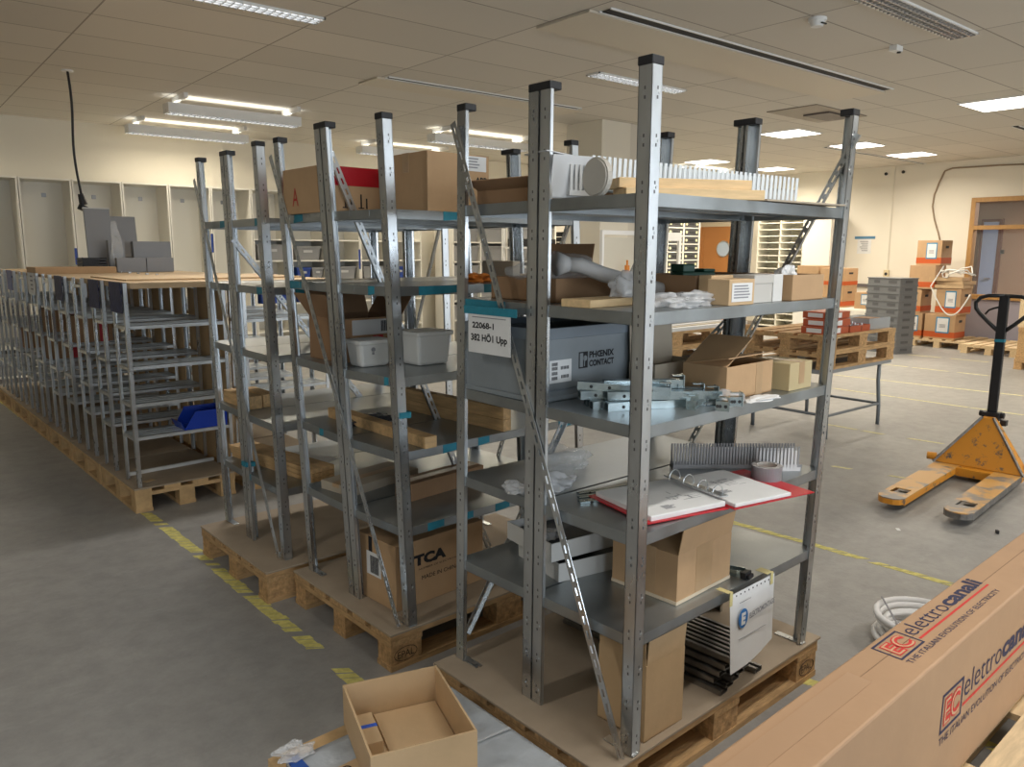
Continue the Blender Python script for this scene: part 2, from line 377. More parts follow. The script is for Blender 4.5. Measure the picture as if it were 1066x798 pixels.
# ---------------------------------------------------------------- ceiling fittings
def zc(u, v, z=HC): return at(u, v, 'z', z)
LOUV = mat('louvre', (.55, .55, .55), .25, .6)
def strip_light(x0, x1, yc, wy, lit, label):
    t = thing('ceiling_light', label, 'ceiling light', ((x0+x1)/2, yc, HC), 0, 'ceiling strip lights'); L = (x1-x0)/2
    MB().box(-L, L, -wy/2, -wy/2+.012, -.015, 0).box(-L, L, wy/2-.012, wy/2, -.015, 0).box(-L, -L+.012, -wy/2, wy/2, -.015, 0).box(L-.012, L, -wy/2, wy/2, -.015, 0).build('lamp_frame', LAMP, t)
    MB().box(-L+.01, L-.01, -wy/2+.01, wy/2-.01, -.002, 0).build('diffuser', GLOW2 if lit else LAMP, t)
    g = MB(); n = int(2*L/.055)
    for i in range(n): x = -L+.03+i*(2*L-.06)/(n-1); g.box(x-.003, x+.003, -wy/2+.012, wy/2-.012, -.022, -.004)
    for q in (-wy/4, 0, wy/4): g.box(-L+.012, L-.012, q-.004, q+.004, -.022, -.004)
    g.build('louvre', LOUV, t)
    if lit: l = area('lamp', (0, 0, -.03), (0, 0, 0), 2*L, wy, TUBE_W*.8, (1, .96, .9), 150); l.parent = t
    return t
GLOW2 = mat('lamp_glow_cool', (1, 1, 1), .5, emit=(.93, .97, 1), estr=3.0)
a = zc(230, 0); b_ = zc(340, 18); strip_light(a.x-.35, b_.x, a.y, .16, True, 'lit louvred strip light in the ceiling at the top left of the room')
a = zc(613, 77); b_ = zc(712, 94); strip_light(a.x, b_.x, (a.y+b_.y)/2, .17, True, 'lit louvred strip light in the ceiling above the front shelving')
a = zc(925, 0); b_ = zc(1015, 34); strip_light(a.x-.25, b_.x+.02, 1.27, .2, False, 'unlit louvred strip light in the ceiling nearest the pallet truck')
strip_light(-.4, .85, -.9, .16, True, 'lit louvred strip light in the ceiling above the long printed carton')
strip_light(-3.6, -2.4, .6, .16, True, 'lit louvred strip light in the ceiling over the open floor at the left')
strip_light(2.0, 3.2, -1.6, .16, True, 'lit louvred strip light in the ceiling right of the long printed carton')
def panel_light(u, v, label, s=.6, pos=None):
    p = pos or zc(u, v); t = thing('ceiling_panel_light', label, 'ceiling light', (p[0], p[1], HC), 0, 'square ceiling panel lights')
    MB().box(-s/2, s/2, -s/2, s/2, -.012, 0).build('lamp_frame', LAMP, t)
    MB().box(-s/2+.02, s/2-.02, -s/2+.02, s/2-.02, -.015, -.012).build('diffuser', GLOW, t)
    l = area('lamp', (0, 0, -.03), (0, 0, 0), s, s, PANEL_W, (1, .90, .74), 160); l.parent = t
    return t
panel_light(823, 138.5, 'square lit ceiling panel nearest the shelving, right of the middle post')
panel_light(892, 151, 'square lit ceiling panel beside the top of the front right post')
panel_light(949, 160.5, 'square lit ceiling panel above the stacked archive boxes')
panel_light(1048, 107, 'large square lit ceiling panel at the far right edge', .72)
panel_light(736, 168, 'small-looking lit ceiling panel left of the middle post')
panel_light(805, 175.5, 'farthest lit ceiling panel, right of the middle post')
panel_light(0, 0, 'lit ceiling panel over the open floor at the right', pos=(9.2, .2))
panel_light(0, 0, 'lit ceiling panel over the floor near the camera side', pos=(6.0, -1.2))
panel_light(0, 0, 'lit ceiling panel by the near right corner', pos=(9.2, -3.0))
def hanging(x0, x1, y, lit, label, z=3.0, up=.12):
    t = thing('suspended_lamp', label, 'hanging light', ((x0+x1)/2, y, z), 0, 'suspended tube lamps'); L = (x1-x0)/2
    MB().box(-L, L, -.095, -.088, 0, .10).box(-L, L, .088, .095, 0, .10).box(-L, -L+.008, -.088, .088, 0, .10).box(L-.008, L, -.088, .088, 0, .10).box(-L+.008, L-.008, -.03, .03, .06, .095).build('housing', LAMP, t)
    MB().box(-L+.01, L-.01, -.075, .075, .045, .05).build('diffuser', GLOW2 if lit else LOUV, t)
    g = MB(); n = 26
    for i in range(n): xx_ = -L+.03+i*(2*L-.06)/(n-1); g.box(xx_-.003, xx_+.003, -.078, .078, .0, .04)
    g.box(-L, L, -.003, .003, 0, .04); g.build('louvre', LOUV, t)
    for sx in (-1, 1):
        h = MB(); xh = sx*(L-.12)
        h.tube([(xh, -.03, .095), (xh+.02, -.02, .12), (xh, 0, HC-z-.03)], .004, 5); h.box(xh-.02, xh+.02, -.3, .12, HC-z-.05, HC-z-.001)
        h.build('hanger', LAMP, t)
    if lit:
        l = area('lamp', (0, 0, .108), (R(180), 0, 0), 2*L*.9, .12, TUBE_W*up*(.5 if y > 9 else 1), (1, .88, .66), 170); l.parent = t
        l = area('lamp', (0, 0, -.02), (0, 0, 0), 2*L*.9, .12, TUBE_W*(.48 if y > 9 else 1.15), (1, .90, .72), 170); l.parent = t
    return t
hanging(1.06, 2.53, 7.56, True, 'suspended tube lamp with a louvre, nearer one above the low racks', up=.04)
hanging(1.11, 2.60, 9.36, True, 'suspended tube lamp glowing against the ceiling above the cream cabinets')
hanging(4.37, 5.98, 7.54, True, 'suspended tube lamp behind the box on the second shelving unit')
hanging(4.26, 5.75, 9.28, True, 'suspended tube lamp farther back, behind the red-taped box')
hanging(7.4, 8.9, 8.6, True, 'suspended tube lamp behind the cream column')
hanging(10.3, 11.8, 8.2, True, 'suspended tube lamp near the grey drawer cabinet')
hanging(-2.2, -.7, 9.36, True, 'suspended tube lamp over the left end of the cream cabinets')
# slot diffusers
def slot(a, b, wdt, label, panel=None):
    t = thing('air_slot', label, 'vent', (0, 0, 0), 0, 'ceiling air slots')
    MB().box(a.x, b.x, a.y-wdt/2, a.y+wdt/2, HC-.008, HC-.001).build('slot', HOLE, t)
    MB().box(a.x-.02, b.x+.02, a.y-wdt/2-.012, a.y-wdt/2, HC-.012, HC-.001).box(a.x-.02, b.x+.02, a.y+wdt/2, a.y+wdt/2+.012, HC-.012, HC-.001).build('slot_frame', LAMP, t)
    if panel:
        MB().box(a.x-.1, b.x+.1, a.y+wdt/2+.02, a.y+panel, HC-.018, HC-.001).build('cover_panel', mat('warm_panel', (.62, .56, .46), .5), t)
slot(zc(632, 10), zc(928, 92), .09, 'long dark air slot with a cover panel above the front shelving', .6)
slot(zc(405, 80), zc(604, 112), .05, 'long dark air slot with a cover panel behind the front posts', .4)
slot(zc(860, 153), zc(967, 170), .05, 'short dark air slot in the ceiling near the right wall')
a = zc(1058, 131); slot(a, Vector((a.x+1.5, a.y, HC)), .07, 'dark air slot at the far right of the ceiling')
p = zc(851, 118); v = thing('ceiling_vent', 'square grey exhaust grille in the ceiling', 'vent', (p.x, p.y, HC))
MB().box(-.56, .56, -.31, .31, -.012, -.001).build('vent_plate', mat('vent_grey', (.30, .26, .21), .5), v)
MB().box(-.1, .45, -.2, .12, -.03, -.012).build('grille', mat('vent_dark', (.12, .10, .09), .5), v)
p = zc(851, 19); sd = thing('smoke_detector', 'round white smoke detector on the ceiling', 'smoke detector', (p.x, p.y, HC))
MB().cyl((0, 0, -.02), (0, 0, 0), .062, 24).cyl((0, 0, -.055), (0, 0, -.02), .04, 24, r2=.055).build('body', LAMP, sd, smooth=False)
MB().box(-.03, .03, -.056, -.045, -.045, -.038).build('vent_gap', HOLE, sd)
p = zc(933, 48); sd = thing('motion_sensor', 'small white sensor with a dark lens on the ceiling', 'sensor', (p.x, p.y, HC))
MB().box(-.05, .05, -.03, .03, -.04, 0).build('body', LAMP, sd); MB().cyl((.03, -.01, -.05), (.03, -.01, -.03), .015, 10).build('lens', BLACK, sd)
# hanging power cable
p = zc(70, 73); q = at(84, 204, 'y', p.y)
t = thing('hanging_power_lead', 'black power lead with a socket hanging from the ceiling', 'cable', (p.x, p.y, 0))
pts = []
for i in range(13):
    s_ = i/12; z = HC+(q.z-HC)*s_; pts.append(((q.x-p.x)*(s_**2.2)*1.0+.012*math.sin(s_*7), 0, z))
MB().tube(pts, .011, 8).build('cable', BLACK, t, smooth=True)
MB().cyl((q.x-p.x, 0, q.z+.02), (q.x-p.x+.02, 0, q.z-.08), .025, 12, r2=.038).cyl((q.x-p.x, 0, q.z-.13), (q.x-p.x+.02, .0, q.z-.085), .042, 14).build('socket', BLACK, t)
MB().cyl((0, 0, HC-.012), (0, 0, HC), .05, 16).build('ceiling_rose', LAMP, t)
# yellow floor lines
def tape_line(name, pts, wdt, dash, gap, mt, seed, skew=.02, miss=.1, hatch=True):
    rnd = random.Random(seed); m_ = MB()
    for (x0, y0), (x1, y1) in zip(pts[:-1], pts[1:]):
        a = Vector((x0, y0, 0)); d = Vector((x1-x0, y1-y0, 0)); L = d.length; d.normalize(); n = Vector((-d.y, d.x, 0)); s_ = 0
        while s_ < L:
            l = min(dash*rnd.uniform(.8, 1.1), L-s_)
            if rnd.random() > miss:
                w1 = wdt*rnd.uniform(.85, 1.05)/2; o = n*rnd.uniform(-.004, .004); sk = d*skew
                P = [a+d*s_+n*w1+o+sk, a+d*s_-n*w1+o-sk, a+d*(s_+l)-n*w1+o-sk, a+d*(s_+l)+n*w1+o+sk]
                m_.hexa([(p.x, p.y, .0004) for p in P[::-1]]+[(p.x, p.y, .0012) for p in P[::-1]])
            s_ += l+gap*rnd.uniform(.6, 1.4)
    return struct(name, m_, mt)
tape_line('trim_2', [(-.58, 8.4), (-.44, 5.4), (-.39, 3.75)], .06, .05, .012, YEL, 1, .02, .05)
tape_line('trim_3', [(-.375, 3.60), (-.34, 2.76), (-.300, 1.42)], .062, .042, .007, YEL, 2, .02, .07)
tape_line('trim_4', [(-.295, 1.22), (-.292, 1.04)], .06, .045, .008, YEL, 3, .02, .0)
tape_line('trim_5', [(2.26, 1.5), (2.33, .75), (2.37, -.02)], .05, .05, .010, YEL, 4, .025, .05)
def fl(u, v): p = at(u, v, 'z', 0); return (p.x, p.y)
tape_line('trim_6', [fl(866, 485), fl(946, 498)], .035, .14, .05, YELF, 5, .01, .1)
tape_line('trim_7', [fl(858, 441), fl(920, 452)], .045, .3, .08, YELF, 6, .01, 0)
tape_line('trim_8', [fl(868, 404), fl(1066, 432)], .045, .8, .02, YELF, 7, .01, 0)
tape_line('trim_9', [fl(868, 390), fl(1066, 412)], .05, .8, .02, YELF, 8, .01, 0)
tape_line('trim_10', [fl(910, 378), fl(1030, 391)], .045, .5, .1, YELF, 9, .01, 0)
tape_line('trim_11', [fl(945, 369), fl(1032, 377)], .05, .5, .1, YELF, 10, .01, 0)
tape_line('trim_12', [fl(945, 456), fl(990, 463)], .04, .3, .05, YELF, 11, .01, 0)
tape_line('trim_13', [(1.02, .05), (1.12, -.3), (1.15, -1.0)], .05, .05, .01, YEL, 12, .02, .05)
# cream column with service duct
a = at(600, 130, 'z', HC); b_ = at(627, 124, 'z', HC); cc = at(676, 129, 'z', HC)
t = thing('trim_14', 'cream boxed-in column with a pipe beside it', 'column', (b_.x, b_.y, 0)); t['kind'] = 'structure'
MB().box(0, cc.x-b_.x-.2, 0, a.y-b_.y+.1, 0, HC).build('column_casing', WALLM, t)
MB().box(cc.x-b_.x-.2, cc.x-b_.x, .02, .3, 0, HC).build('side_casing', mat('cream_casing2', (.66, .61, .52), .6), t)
MB().tube([(cc.x-b_.x+.03, -.02, 0), (cc.x-b_.x+.03, -.02, HC-.12), (cc.x-b_.x+.05, -.02, HC-.02)], .018, 8).build('pipe', mat('pipe_grey', (.35, .32, .28), .5), t)
MB().box(cc.x-b_.x-.205, cc.x-b_.x-.195, .012, .02, 0, HC).build('joint_strip', mat('seam', (.3, .27, .22), .7), t)
# ================================================================ BACK OF THE ROOM
# cream open cabinets along the back wall
CF = 9.55                                        # plane of the cabinet fronts
ztop = at(124, 189, 'y', CF).z
def cabinet(x0, x1, label, shelves=(), depth=.5, lock=True, stripe=None):
    t = thing('open_cabinet', label, 'cabinet', (x0, CF, 0), 0, 'cream cabinets along the back wall'); W = x1-x0
    MB().box(0, .018, 0, depth, .06, ztop).box(W-.018, W, 0, depth, .06, ztop).box(.018, W-.018, 0, depth, ztop-.02, ztop).box(.018, W-.018, depth-.012, depth, .06, ztop-.02).box(.018, W-.018, 0, depth-.012, .06, .08).build('carcass', CREAM2, t)
    MB().box(.018, W-.018, .03, .05, 0, .06).build('plinth', mat('plinth', (.25, .22, .2)), t)
    for z in shelves: MB().box(.019, W-.019, .005, depth-.014, z, z+.02).build('shelf', CREAM2, t)
    if lock:
        MB().box(W-.25, W-.20, depth-.02, depth-.012, ztop-.20, ztop-.15).build('hinge_plate', mat('dull_steel', (.3, .3, .3), .4, .5), t)
    if stripe: MB().box(W-.03, W, -.002, -.0002, stripe[0], stripe[1]).build('label_strip', BLUEP, t)
    return t
dv = [-0.62, -0.07, .49, 1.05, 1.61, 2.15, 2.70, 3.26, 3.82, 4.38, 4.94, 5.5]
ords = ['leftmost', 'second', 'third', 'fourth', 'fifth', 'sixth', 'seventh', 'eighth', 'ninth', 'tenth', 'eleventh']
for i in range(11):
    sh = [.40] if i < 6 else [.40, .8, 1.12, 1.42, 1.72]
    st = (1.40, 1.60) if i == 1 else (1.55, 1.8) if i == 4 else (1.3, 1.6) if i == 8 else None
    cabinet(dv[i]+.004, dv[i+1]-.004, 'tall cream open-fronted cabinet, %s from the left along the back wall' % ords[i], sh, stripe=st, lock=i < 9)
def cabf(u, v, y=CF+.08): return at(u, v, 'y', y)
def bin_(name, p, W, D, H, mt, label, group, cat='bin', lipf=True, handle=True):
    t = thing(name, label, cat, p, 0, group)
    e = .018
    b = MB()
    x = .02
    b.hexa([(x, x, 0), (W-x, x, 0), (W-x, D-x, 0), (x, D-x, 0), (0, 0, H), (W, 0, H), (W, D, H), (0, D, H)])
    b.build('body', mt, t)
    MB().box(-.008, W+.008, -.008, D+.008, H-.025, H+.002).build('rim', mt, t)
    if handle: MB().box(W*.32, W*.68, -.006, .004, H*.55, H*.72).build('handle', mat('bin_handle', (.5, .5, .5), .5), t)
    return t
for k, (x, z, W, H, mt, l) in enumerate([(2.78, 1.44, .42, .22, 'g', 'grey plastic bin on the third cabinet shelf down behind the leaning posts'), (3.34, 1.44, .40, .2, 'g', 'grey bin with a folded rim beside the blue bins'),
        (3.36, 1.14, .22, .19, 'b', 'upper blue bin in the cream cabinet'), (3.36, .82, .22, .19, 'b', 'lower blue bin in the cream cabinet'), (3.60, 1.14, .175, .19, 'g', 'small grey bin right of the upper blue bin'),
        (3.92, 1.14, .4, .2, 'g', 'grey bin at post height in the ninth cabinet'), (4.46, 1.14, .4, .2, 'g', 'grey bin in the tenth cabinet'), (5.02, 1.14, .2, .19, 'b', 'blue bin in the rightmost cabinet'),
        (3.92, .82, .4, .2, 'g', 'grey bin low in the ninth cabinet'), (2.8, .82, .4, .2, 'b', 'blue bin low in the seventh cabinet')]):
    bin_('storage_bin', (x, CF+.06, z+.001), W, .34, H, GREYPL if False else (mat('grey_bin', (.27, .27, .27), .5) if mt == 'g' else BLUEP), l, 'bins in the cream cabinets')
for k in range(3):
    bin_('storage_bin', (-.58+.56*k, CF+.03, .082), .42, .4, .27, mat('grey_bin', (.27, .27, .27), .5), 'low grey bin at the foot of the %s cream cabinet' % ['leftmost', 'second', 'third'][k], 'grey bins at the foot of the cabinets')
# bin rack: grid of grey bins
gx0 = at(472, 260, 'y', 9.2).x; gx1 = at(578, 260, 'y', 9.2).x; gz1 = at(500, 232, 'y', 9.2).z
t = thing('bin_cabinet', 'cream pigeonhole cabinet filled with rows of grey bins', 'cabinet', (gx0, 9.2, 0)); W = gx1-gx0; nc = 4; cw = W/nc
b = MB().box(0, W, .52, .54, 0, gz1)
for i in range(nc+1): b.box(i*cw-.012, i*cw+.012, 0, .52, 0, gz1)
rows = [gz1-.32*i for i in range(6)]
for z in rows: b.box(0, W, 0, .52, z-.01, z+.01)
b.build('carcass', CREAM2, t)
for r_ in range(5):
    for c_ in range(nc):
        bn = bin_('grey_bin', (gx0+c_*cw+.03, 9.23, rows[r_+1]+.0115), cw-.06, .42, .25, mat('grey_bin', (.27, .27, .27), .5),
                  'grey bin, column %s, %s row of the pigeonhole cabinet' % (['one from the left', 'two', 'three', 'four'][c_], ['top', 'second', 'third', 'fourth', 'bottom'][r_]), 'grey bins in the pigeonhole cabinet', handle=False)
# drawer cabinet with dark bins, near the corner
dx0 = at(681, 250, 'y', 9.0).x; dxm = at(695, 250, 'y', 9.0).x; dx1 = at(728, 250, 'y', 9.0).x; dz1 = at(700, 227, 'y', 9.0).z
t = thing('drawer_cabinet', 'cream rack of small dark drawers beside the orange door', 'cabinet', (dxm, 9.0, 0)); W = dx1-dxm; nr = 13; rh = (dz1-.12)/nr
b = MB().box(0, W, .4, .42, 0, dz1+.02)
for x in (0, W/2, W): b.box(x-.02, x+.02, 0, .4, 0, dz1+.02)
for i in range(nr+1): b.box(0, W, 0, .4, .1+i*rh-.01, .1+i*rh+.01)
b.build('carcass', CREAM2, t)
for i in range(nr):
    for c_ in (0, 1):
        x0 = .03+c_*W/2; x1 = W/2-.03+c_*W/2; z0 = .1+i*rh+.015; z1 = z0+rh*.78
        d_ = MB().box(x0, x1, .01, .38, z0, z1).build('drawer', DARKB, t)
        MB().box((x0+x1)/2-.07, (x0+x1)/2+.07, 0, .01, (z0+z1)/2-.01, (z0+z1)/2+.025).build('drawer_handle', HOLE, d_)
        MB().cyl((x0+.06, .0, (z0+z1)/2), (x0+.06, .011, (z0+z1)/2), .028, 10).build('label_dot', mat('pale_yellow', (.7, .68, .4)), d_)
        MB().cyl((x1-.06, .0, (z0+z1)/2), (x1-.06, .011, (z0+z1)/2), .028, 10).build('label_dot', mat('pale_yellow', (.7, .68, .4)), d_)
t = thing('parts_cabinet', 'cream cabinet of small pale green boxes left of the dark drawers', 'cabinet', (dx0-.5, 9.0, 0)); W = dxm-.03-dx0+.5
b = MB().box(0, W, .4, .42, 0, dz1).box(0, .02, 0, .4, 0, dz1).box(W-.02, W, 0, .4, 0, dz1)
for i in range(9): b.box(0, W, 0, .4, .1+i*.26, .12+i*.26)
b.build('carcass', mat('pale_cream', (.75, .74, .5), .6), t)
rnd = random.Random(5)
for i in range(8):
    for k in range(4):
        MB().box(.04+k*W/4.3, .04+k*W/4.3+W/4.3-.03, .02, .35, .121+i*.26, .121+i*.26+rnd.uniform(.12, .2)).build('small_box', mat('sage%d' % (k % 3), [(.30, .38, .26), (.62, .64, .48), (.2, .26, .2)][k % 3]), t)
# cream pigeonholes on the right wall
py1 = at(789, 250, 'x', XR-.4).y; py0 = at(836, 250, 'x', XR-.4).y; pz = at(800, 226, 'x', XR-.4).z+.02
t = thing('pigeonhole_cabinet', 'cream pigeonhole cabinet of empty letter slots against the right wall', 'cabinet', (XR-.4, py0, 0)); W = py1-py0
b = MB().box(.37, .39, 0, W, 0, pz)
for y in (0, W/2, W): b.box(0, .37, y-.014, y+.014, 0, pz)
for i in range(18): b.box(0, .37, 0, W, .05+i*(pz-.06)/17-.01, .05+i*(pz-.06)/17+.01)
b.build('carcass', mat('pigeon_cream', (.82, .79, .68), .55), t)
t = thing('tall_locker', 'plain cream tall cupboard right of the pigeonholes', 'cupboard', (XR-.45, py0-.62, 0))
MB().box(0, .44, 0, .57, .05, 2.35).build('carcass', CREAM2, t, bevel=.004); MB().box(-.02, 0, .003, .567, .06, 2.34).build('door', CREAM2, t); MB().box(.02, .44, .02, .55, 0, .05).build('plinth', HOLE, t)
# workbench with clutter
BY = 8.3
def bxz(u, v, y=BY): p = at(u, v, 'y', y); return p.x, p.z
bx = bxz(548, 280)[0]; ex = bxz(626, 280)[0]; z1s = bxz(590, 277)[1]; z2s = bxz(590, 257)[1]
t = thing('workbench', 'white workbench with two upper shelves of clutter behind the shelving', 'workbench', (bx, BY, 0)); W = ex-bx
MB().box(0, W, 0, .7, .87, .9).build('worktop', WHITEP, t)
for x in (.04, W-.08):
    for y in (.04, .62): MB().box(x, x+.04, y, y+.04, 0, .87).build('leg', LAMP, t)
for x in (.02, W-.07): MB().box(x, x+.05, .62, .67, .9, z2s+.3).build('upright', LAMP, t)
MB().box(.0, W, .2, .61, z1s-.03, z1s).build('upper_shelf', LAMP, t)
MB().box(.0, W, .3, .61, z2s-.03, z2s).build('upper_shelf', LAMP, t)
def small(name, label, cat, fn, mt, **k): o = fn(MB()).build(name, mt, **k); return tag(o, label, cat)
def tray(b, x0, x1, y0, y1, z0, z1, e=.02): return b.box(x0, x1, y0, y1, z0, z0+e).box(x0, x1, y0, y0+e, z0+e, z1).box(x0, x1, y1-e, y1, z0+e, z1).box(x0, x0+e, y0+e, y1-e, z0+e, z1).box(x1-e, x1, y0+e, y1-e, z0+e, z1)
x0, _ = bxz(571, 262); x1, zr = bxz(585, 258)
small('red_crate', 'red plastic crate on the lower upper shelf of the workbench', 'crate', lambda b: tray(b, x0, x1, BY+.22, BY+.5, z1s+.001, z1s+.22), mat('red_plastic', (.5, .02, .02), .4), bevel=.006)
x0, _ = bxz(553, 262); x1, _ = bxz(592, 250)
small('black_tool_case', 'black tool case on the top shelf of the workbench', 'case', lambda b: b.box(x0, x1, BY+.32, BY+.6, z2s+.001, z2s+.13).box(x0+.1, x1-.1, BY+.31, BY+.32, z2s+.04, z2s+.09), BLACK, bevel=.01)
x0, _ = bxz(608, 262); x1, _ = bxz(621, 250)
for k in range(3):
    small('black_tray', ['lowest black letter tray on the top workbench shelf', 'middle black letter tray on the top workbench shelf', 'top black letter tray on the top workbench shelf'][k], 'tray', lambda b: tray(b, x0-.1, x1, BY+.31, BY+.6, z2s+.001+k*.09, z2s+.08+k*.09), BLACK)
for k in range(3):
    xx_, _ = bxz(590+7*k, 262)
    small('white_bottle', ['white bottle at the left on the workbench shelf', 'white bottle in the middle of the workbench shelf', 'white bottle at the right on the workbench shelf'][k], 'bottle',
          lambda b: b.cyl((xx_, BY+.35, z1s+.001), (xx_, BY+.35, z1s+.16), .05, 12).cyl((xx_, BY+.35, z1s+.16), (xx_, BY+.35, z1s+.21), .045, 12, r2=.018).cyl((xx_, BY+.35, z1s+.21), (xx_, BY+.35, z1s+.24), .02, 12), WHITEP)
# whiteboard trolley
TY = 5.0
bx = at(627, 280, 'y', TY).x; t = thing('display_trolley', 'white framed trolley with a cream board in front of the cream column', 'trolley', (bx, TY, 0))
W = at(663, 280, 'y', TY).x-bx; zt_ = at(650, 240, 'y', TY).z; zb_ = at(650, 290, 'y', TY).z
MB().box(-.03, 0, -.02, .02, .04, zt_).build('post', LAMP, t); MB().box(W, W+.08, -.03, .03, .04, zt_+.03).build('post', LAMP, t)
MB().box(0, W, -.01, .01, zb_+.03, zt_-.08).build('board', mat('board_cream', (.60, .57, .48), .5), t)
MB().box(0, W, -.02, .02, zt_-.05, zt_).build('top_rail', LAMP, t); MB().box(-.02, W+.1, -.3, .3, zb_-.03, zb_).build('table_top', WHITEP, t)
for x in (-.03, W): MB().box(x, x+.06, -.3, .3, 0, .04).build('foot', LAMP, t)
xo_ = at(653, 270, 'y', TY-.1).x
small('orange_spray_bottle', 'orange bottle standing on the display trolley', 'bottle', lambda b: b.cyl((xo_, TY-.1, zb_+.001), (xo_, TY-.1, zb_+.16), .03, 12).cyl((xo_, TY-.1, zb_+.16), (xo_, TY-.1, zb_+.22), .012, 10), mat('orange_bottle', (.6, .2, .02), .3))
# second white frame at right of front post
bx = at(690, 280, 'y', 6.2).x; t = thing('white_frame_rack', 'white metal frame standing in front of the dark drawers', 'rack', (bx, 6.2, 0)); W = at(706, 280, 'y', 6.2).x-bx
zt2 = at(700, 242, 'y', 6.2).z
for x in (-.5, W): MB().box(x-.025, x+.025, -.02, .02, 0, zt2).build('post', LAMP, t)
MB().box(-.475, W-.025, -.02, .02, zt2-.12, zt2).build('top_rail', LAMP, t); MB().box(-.475, W-.025, -.02, .02, .12, .16).build('bottom_rail', LAMP, t)
# grey panels and boxes standing on the plywood over the low racks
PT = 1.405
# ---------------------------------------------------------------- right wall things
def wr(u, v): return at(u, v, 'x', XR-.004)
a = wr(896, 259); t = thing('wall_notice', 'printed notice taped to the right wall below a blue strip', 'notice', (XR-.004, a.y, a.z))
c1 = wr(893, 249); c2 = wr(906, 264); MB().box(0, .003, c2.y-a.y, c1.y-a.y, c2.z-a.z, c1.z-a.z).build('sheet', PAPER, t)
l = MB()
for i in range(6): l.box(-.001, 0, c2.y-a.y+.06, c1.y-a.y-.05-.02*(i % 3), c1.z-a.z-.05-.035*i, c1.z-a.z-.035-.035*i)
l.build('printed_text', GINK, t)
c1 = wr(890, 246); c2 = wr(911, 248.5); MB().box(-.001, .003, c2.y-a.y, c1.y-a.y, c2.z-a.z, c1.z-a.z).build('blue_tape', mat('blue_tape', (.08, .22, .36)), t)
a = wr(923, 285); t = thing('wall_socket', 'cream socket with a conduit on the right wall', 'socket', (XR, a.y, a.z))
MB().box(-.04, 0, -.05, .05, -.075, .075).build('socket_box', mat('aged_cream', (.62, .52, .32)), t, bevel=.005); MB().cyl((-.012, 0, .075), (-.012, 0, HC-a.z), .008, 6).build('conduit', CREAM, t)
MB().cyl((-.043, 0, 0), (-.038, 0, 0), .03, 12).build('outlet', HOLE, t)
for k, (u, v) in enumerate(((923, 181), (941, 179))):
    a = wr(u, v); small('wall_plug', ['left small dark hook high on the right wall', 'right small dark hook high on the right wall'][k], 'hook', lambda b: b.cyl((XR-.03, a.y, a.z), (XR, a.y, a.z), .022, 10).cyl((XR-.035, a.y, a.z), (XR-.03, a.y, a.z), .03, 10), BLACK)
t = small('wall_rail', 'dark rail along the right wall behind the boxes', 'rail', lambda b: b.box(XR-.03, XR, at(905, 300, 'x', XR).y, at(856, 300, 'x', XR).y, .93, .97).box(XR-.04, XR-.03, at(905, 300, 'x', XR).y, at(856, 300, 'x', XR).y, .92, .98), mat('dark_rail', (.12, .1, .1)))
cab = [wr(u, v) for u, v in [(1066, 171), (1040, 172), (1010, 174), (992, 175), (984, 178), (978, 190), (973, 203), (971, 215), (973, 228), (977, 242), (979, 251)]]
small('wall_cable', 'brown cable looping down the right wall to the archive boxes', 'cable', lambda b: b.tube([(XR-.015, XRY.y-2.0, XRY.z+.05) for XRY in cab[:1]]+[(XR-.015, p.y, p.z) for p in cab], .014, 6), mat('brown_cable', (.30, .22, .14)), smooth=True)
# archive boxes on pallets by the right wall
def arch(u0, u1, v0, v1, X, D, label, style=0, ylab=True, side=.0, mt=None):
    """front face spans u0..u1, v0(top)..v1(bottom) on the plane x = X (facing -x), depth D towards +x"""
    p = at(u0, (v0+v1)/2, 'x', X); q = at(u1, (v0+v1)/2, 'x', X); zt_ = at((u0+u1)/2, v0, 'x', X).z; zb = at((u0+u1)/2, v1, 'x', X).z
    return p.y, q.y, zt_, zb
ARED = mat('archive_orange', (.50, .09, .015), .7)
def archbox(X, y0, W, D, z, H, label, paper=True, red=True, rz=0, mt=None, tilt=0):
    t = thing('archive_box', label, 'box', (X, y0, z), rz, 'archive boxes by the right wall')
    MB().box(0, D, 0, W, 0, H).build('body', mt or CARD, t, bevel=.004)
    if red: MB().box(-.002, D+.002, -.002, W+.002, .03, H*.30).build('red_band', ARED, t)
    if paper:
        MB().box(-.004, -.0025, W*.18, W*.62, H*.25, H*.9).build('blue_tape_border', mat('blue_tape2', (.05, .24, .42)), t)
        pp = MB().box(-.006, -.0045, W*.22, W*.58, H*.30, H*.85).build('paper_label', PAPER, t)
        l = MB()
        for i in range(3): l.box(-.008, -.0065, W*.3, W*.5, H*(.48+.05*i), H*(.50+.05*i))
        l.build('printed_text', GINK, pp)
    MB().box(D*.35, D*.65, -.0022, -.0005, H*.68, H*.78).build('hand_hole', HOLE, t)
    return t
BX = 12.35
def yy(u, X=BX): return at(u, 300, 'x', X).y
def zz(v, u=990, X=BX): return at(u, v, 'x', X).z
pb = thing('box_pallet', 'pallet carrying the stacked archive boxes', 'pallet', (12.3, yy(1010)-.02, 0), 0, 'pallets by the right wall'); pallet_parts(pb, 1.0, yy(958)-yy(1010)+.1, LWOOD)
W_ = yy(961)-yy(995); y0 = yy(1000)
za = .146; H_ = .415
archbox(BX, yy(998), yy(965)-yy(998)-.01, .42, za, H_, 'archive box with a blue-edged label, right one of the bottom row')
archbox(BX, yy(963), .35, .42, za, H_, 'archive box half hidden behind the grey crates, bottom row')
archbox(BX, yy(963)+.05, .38, .42, za+H_+.002, H_*.95, 'open-lidded archive box in the middle row behind the grey crates')
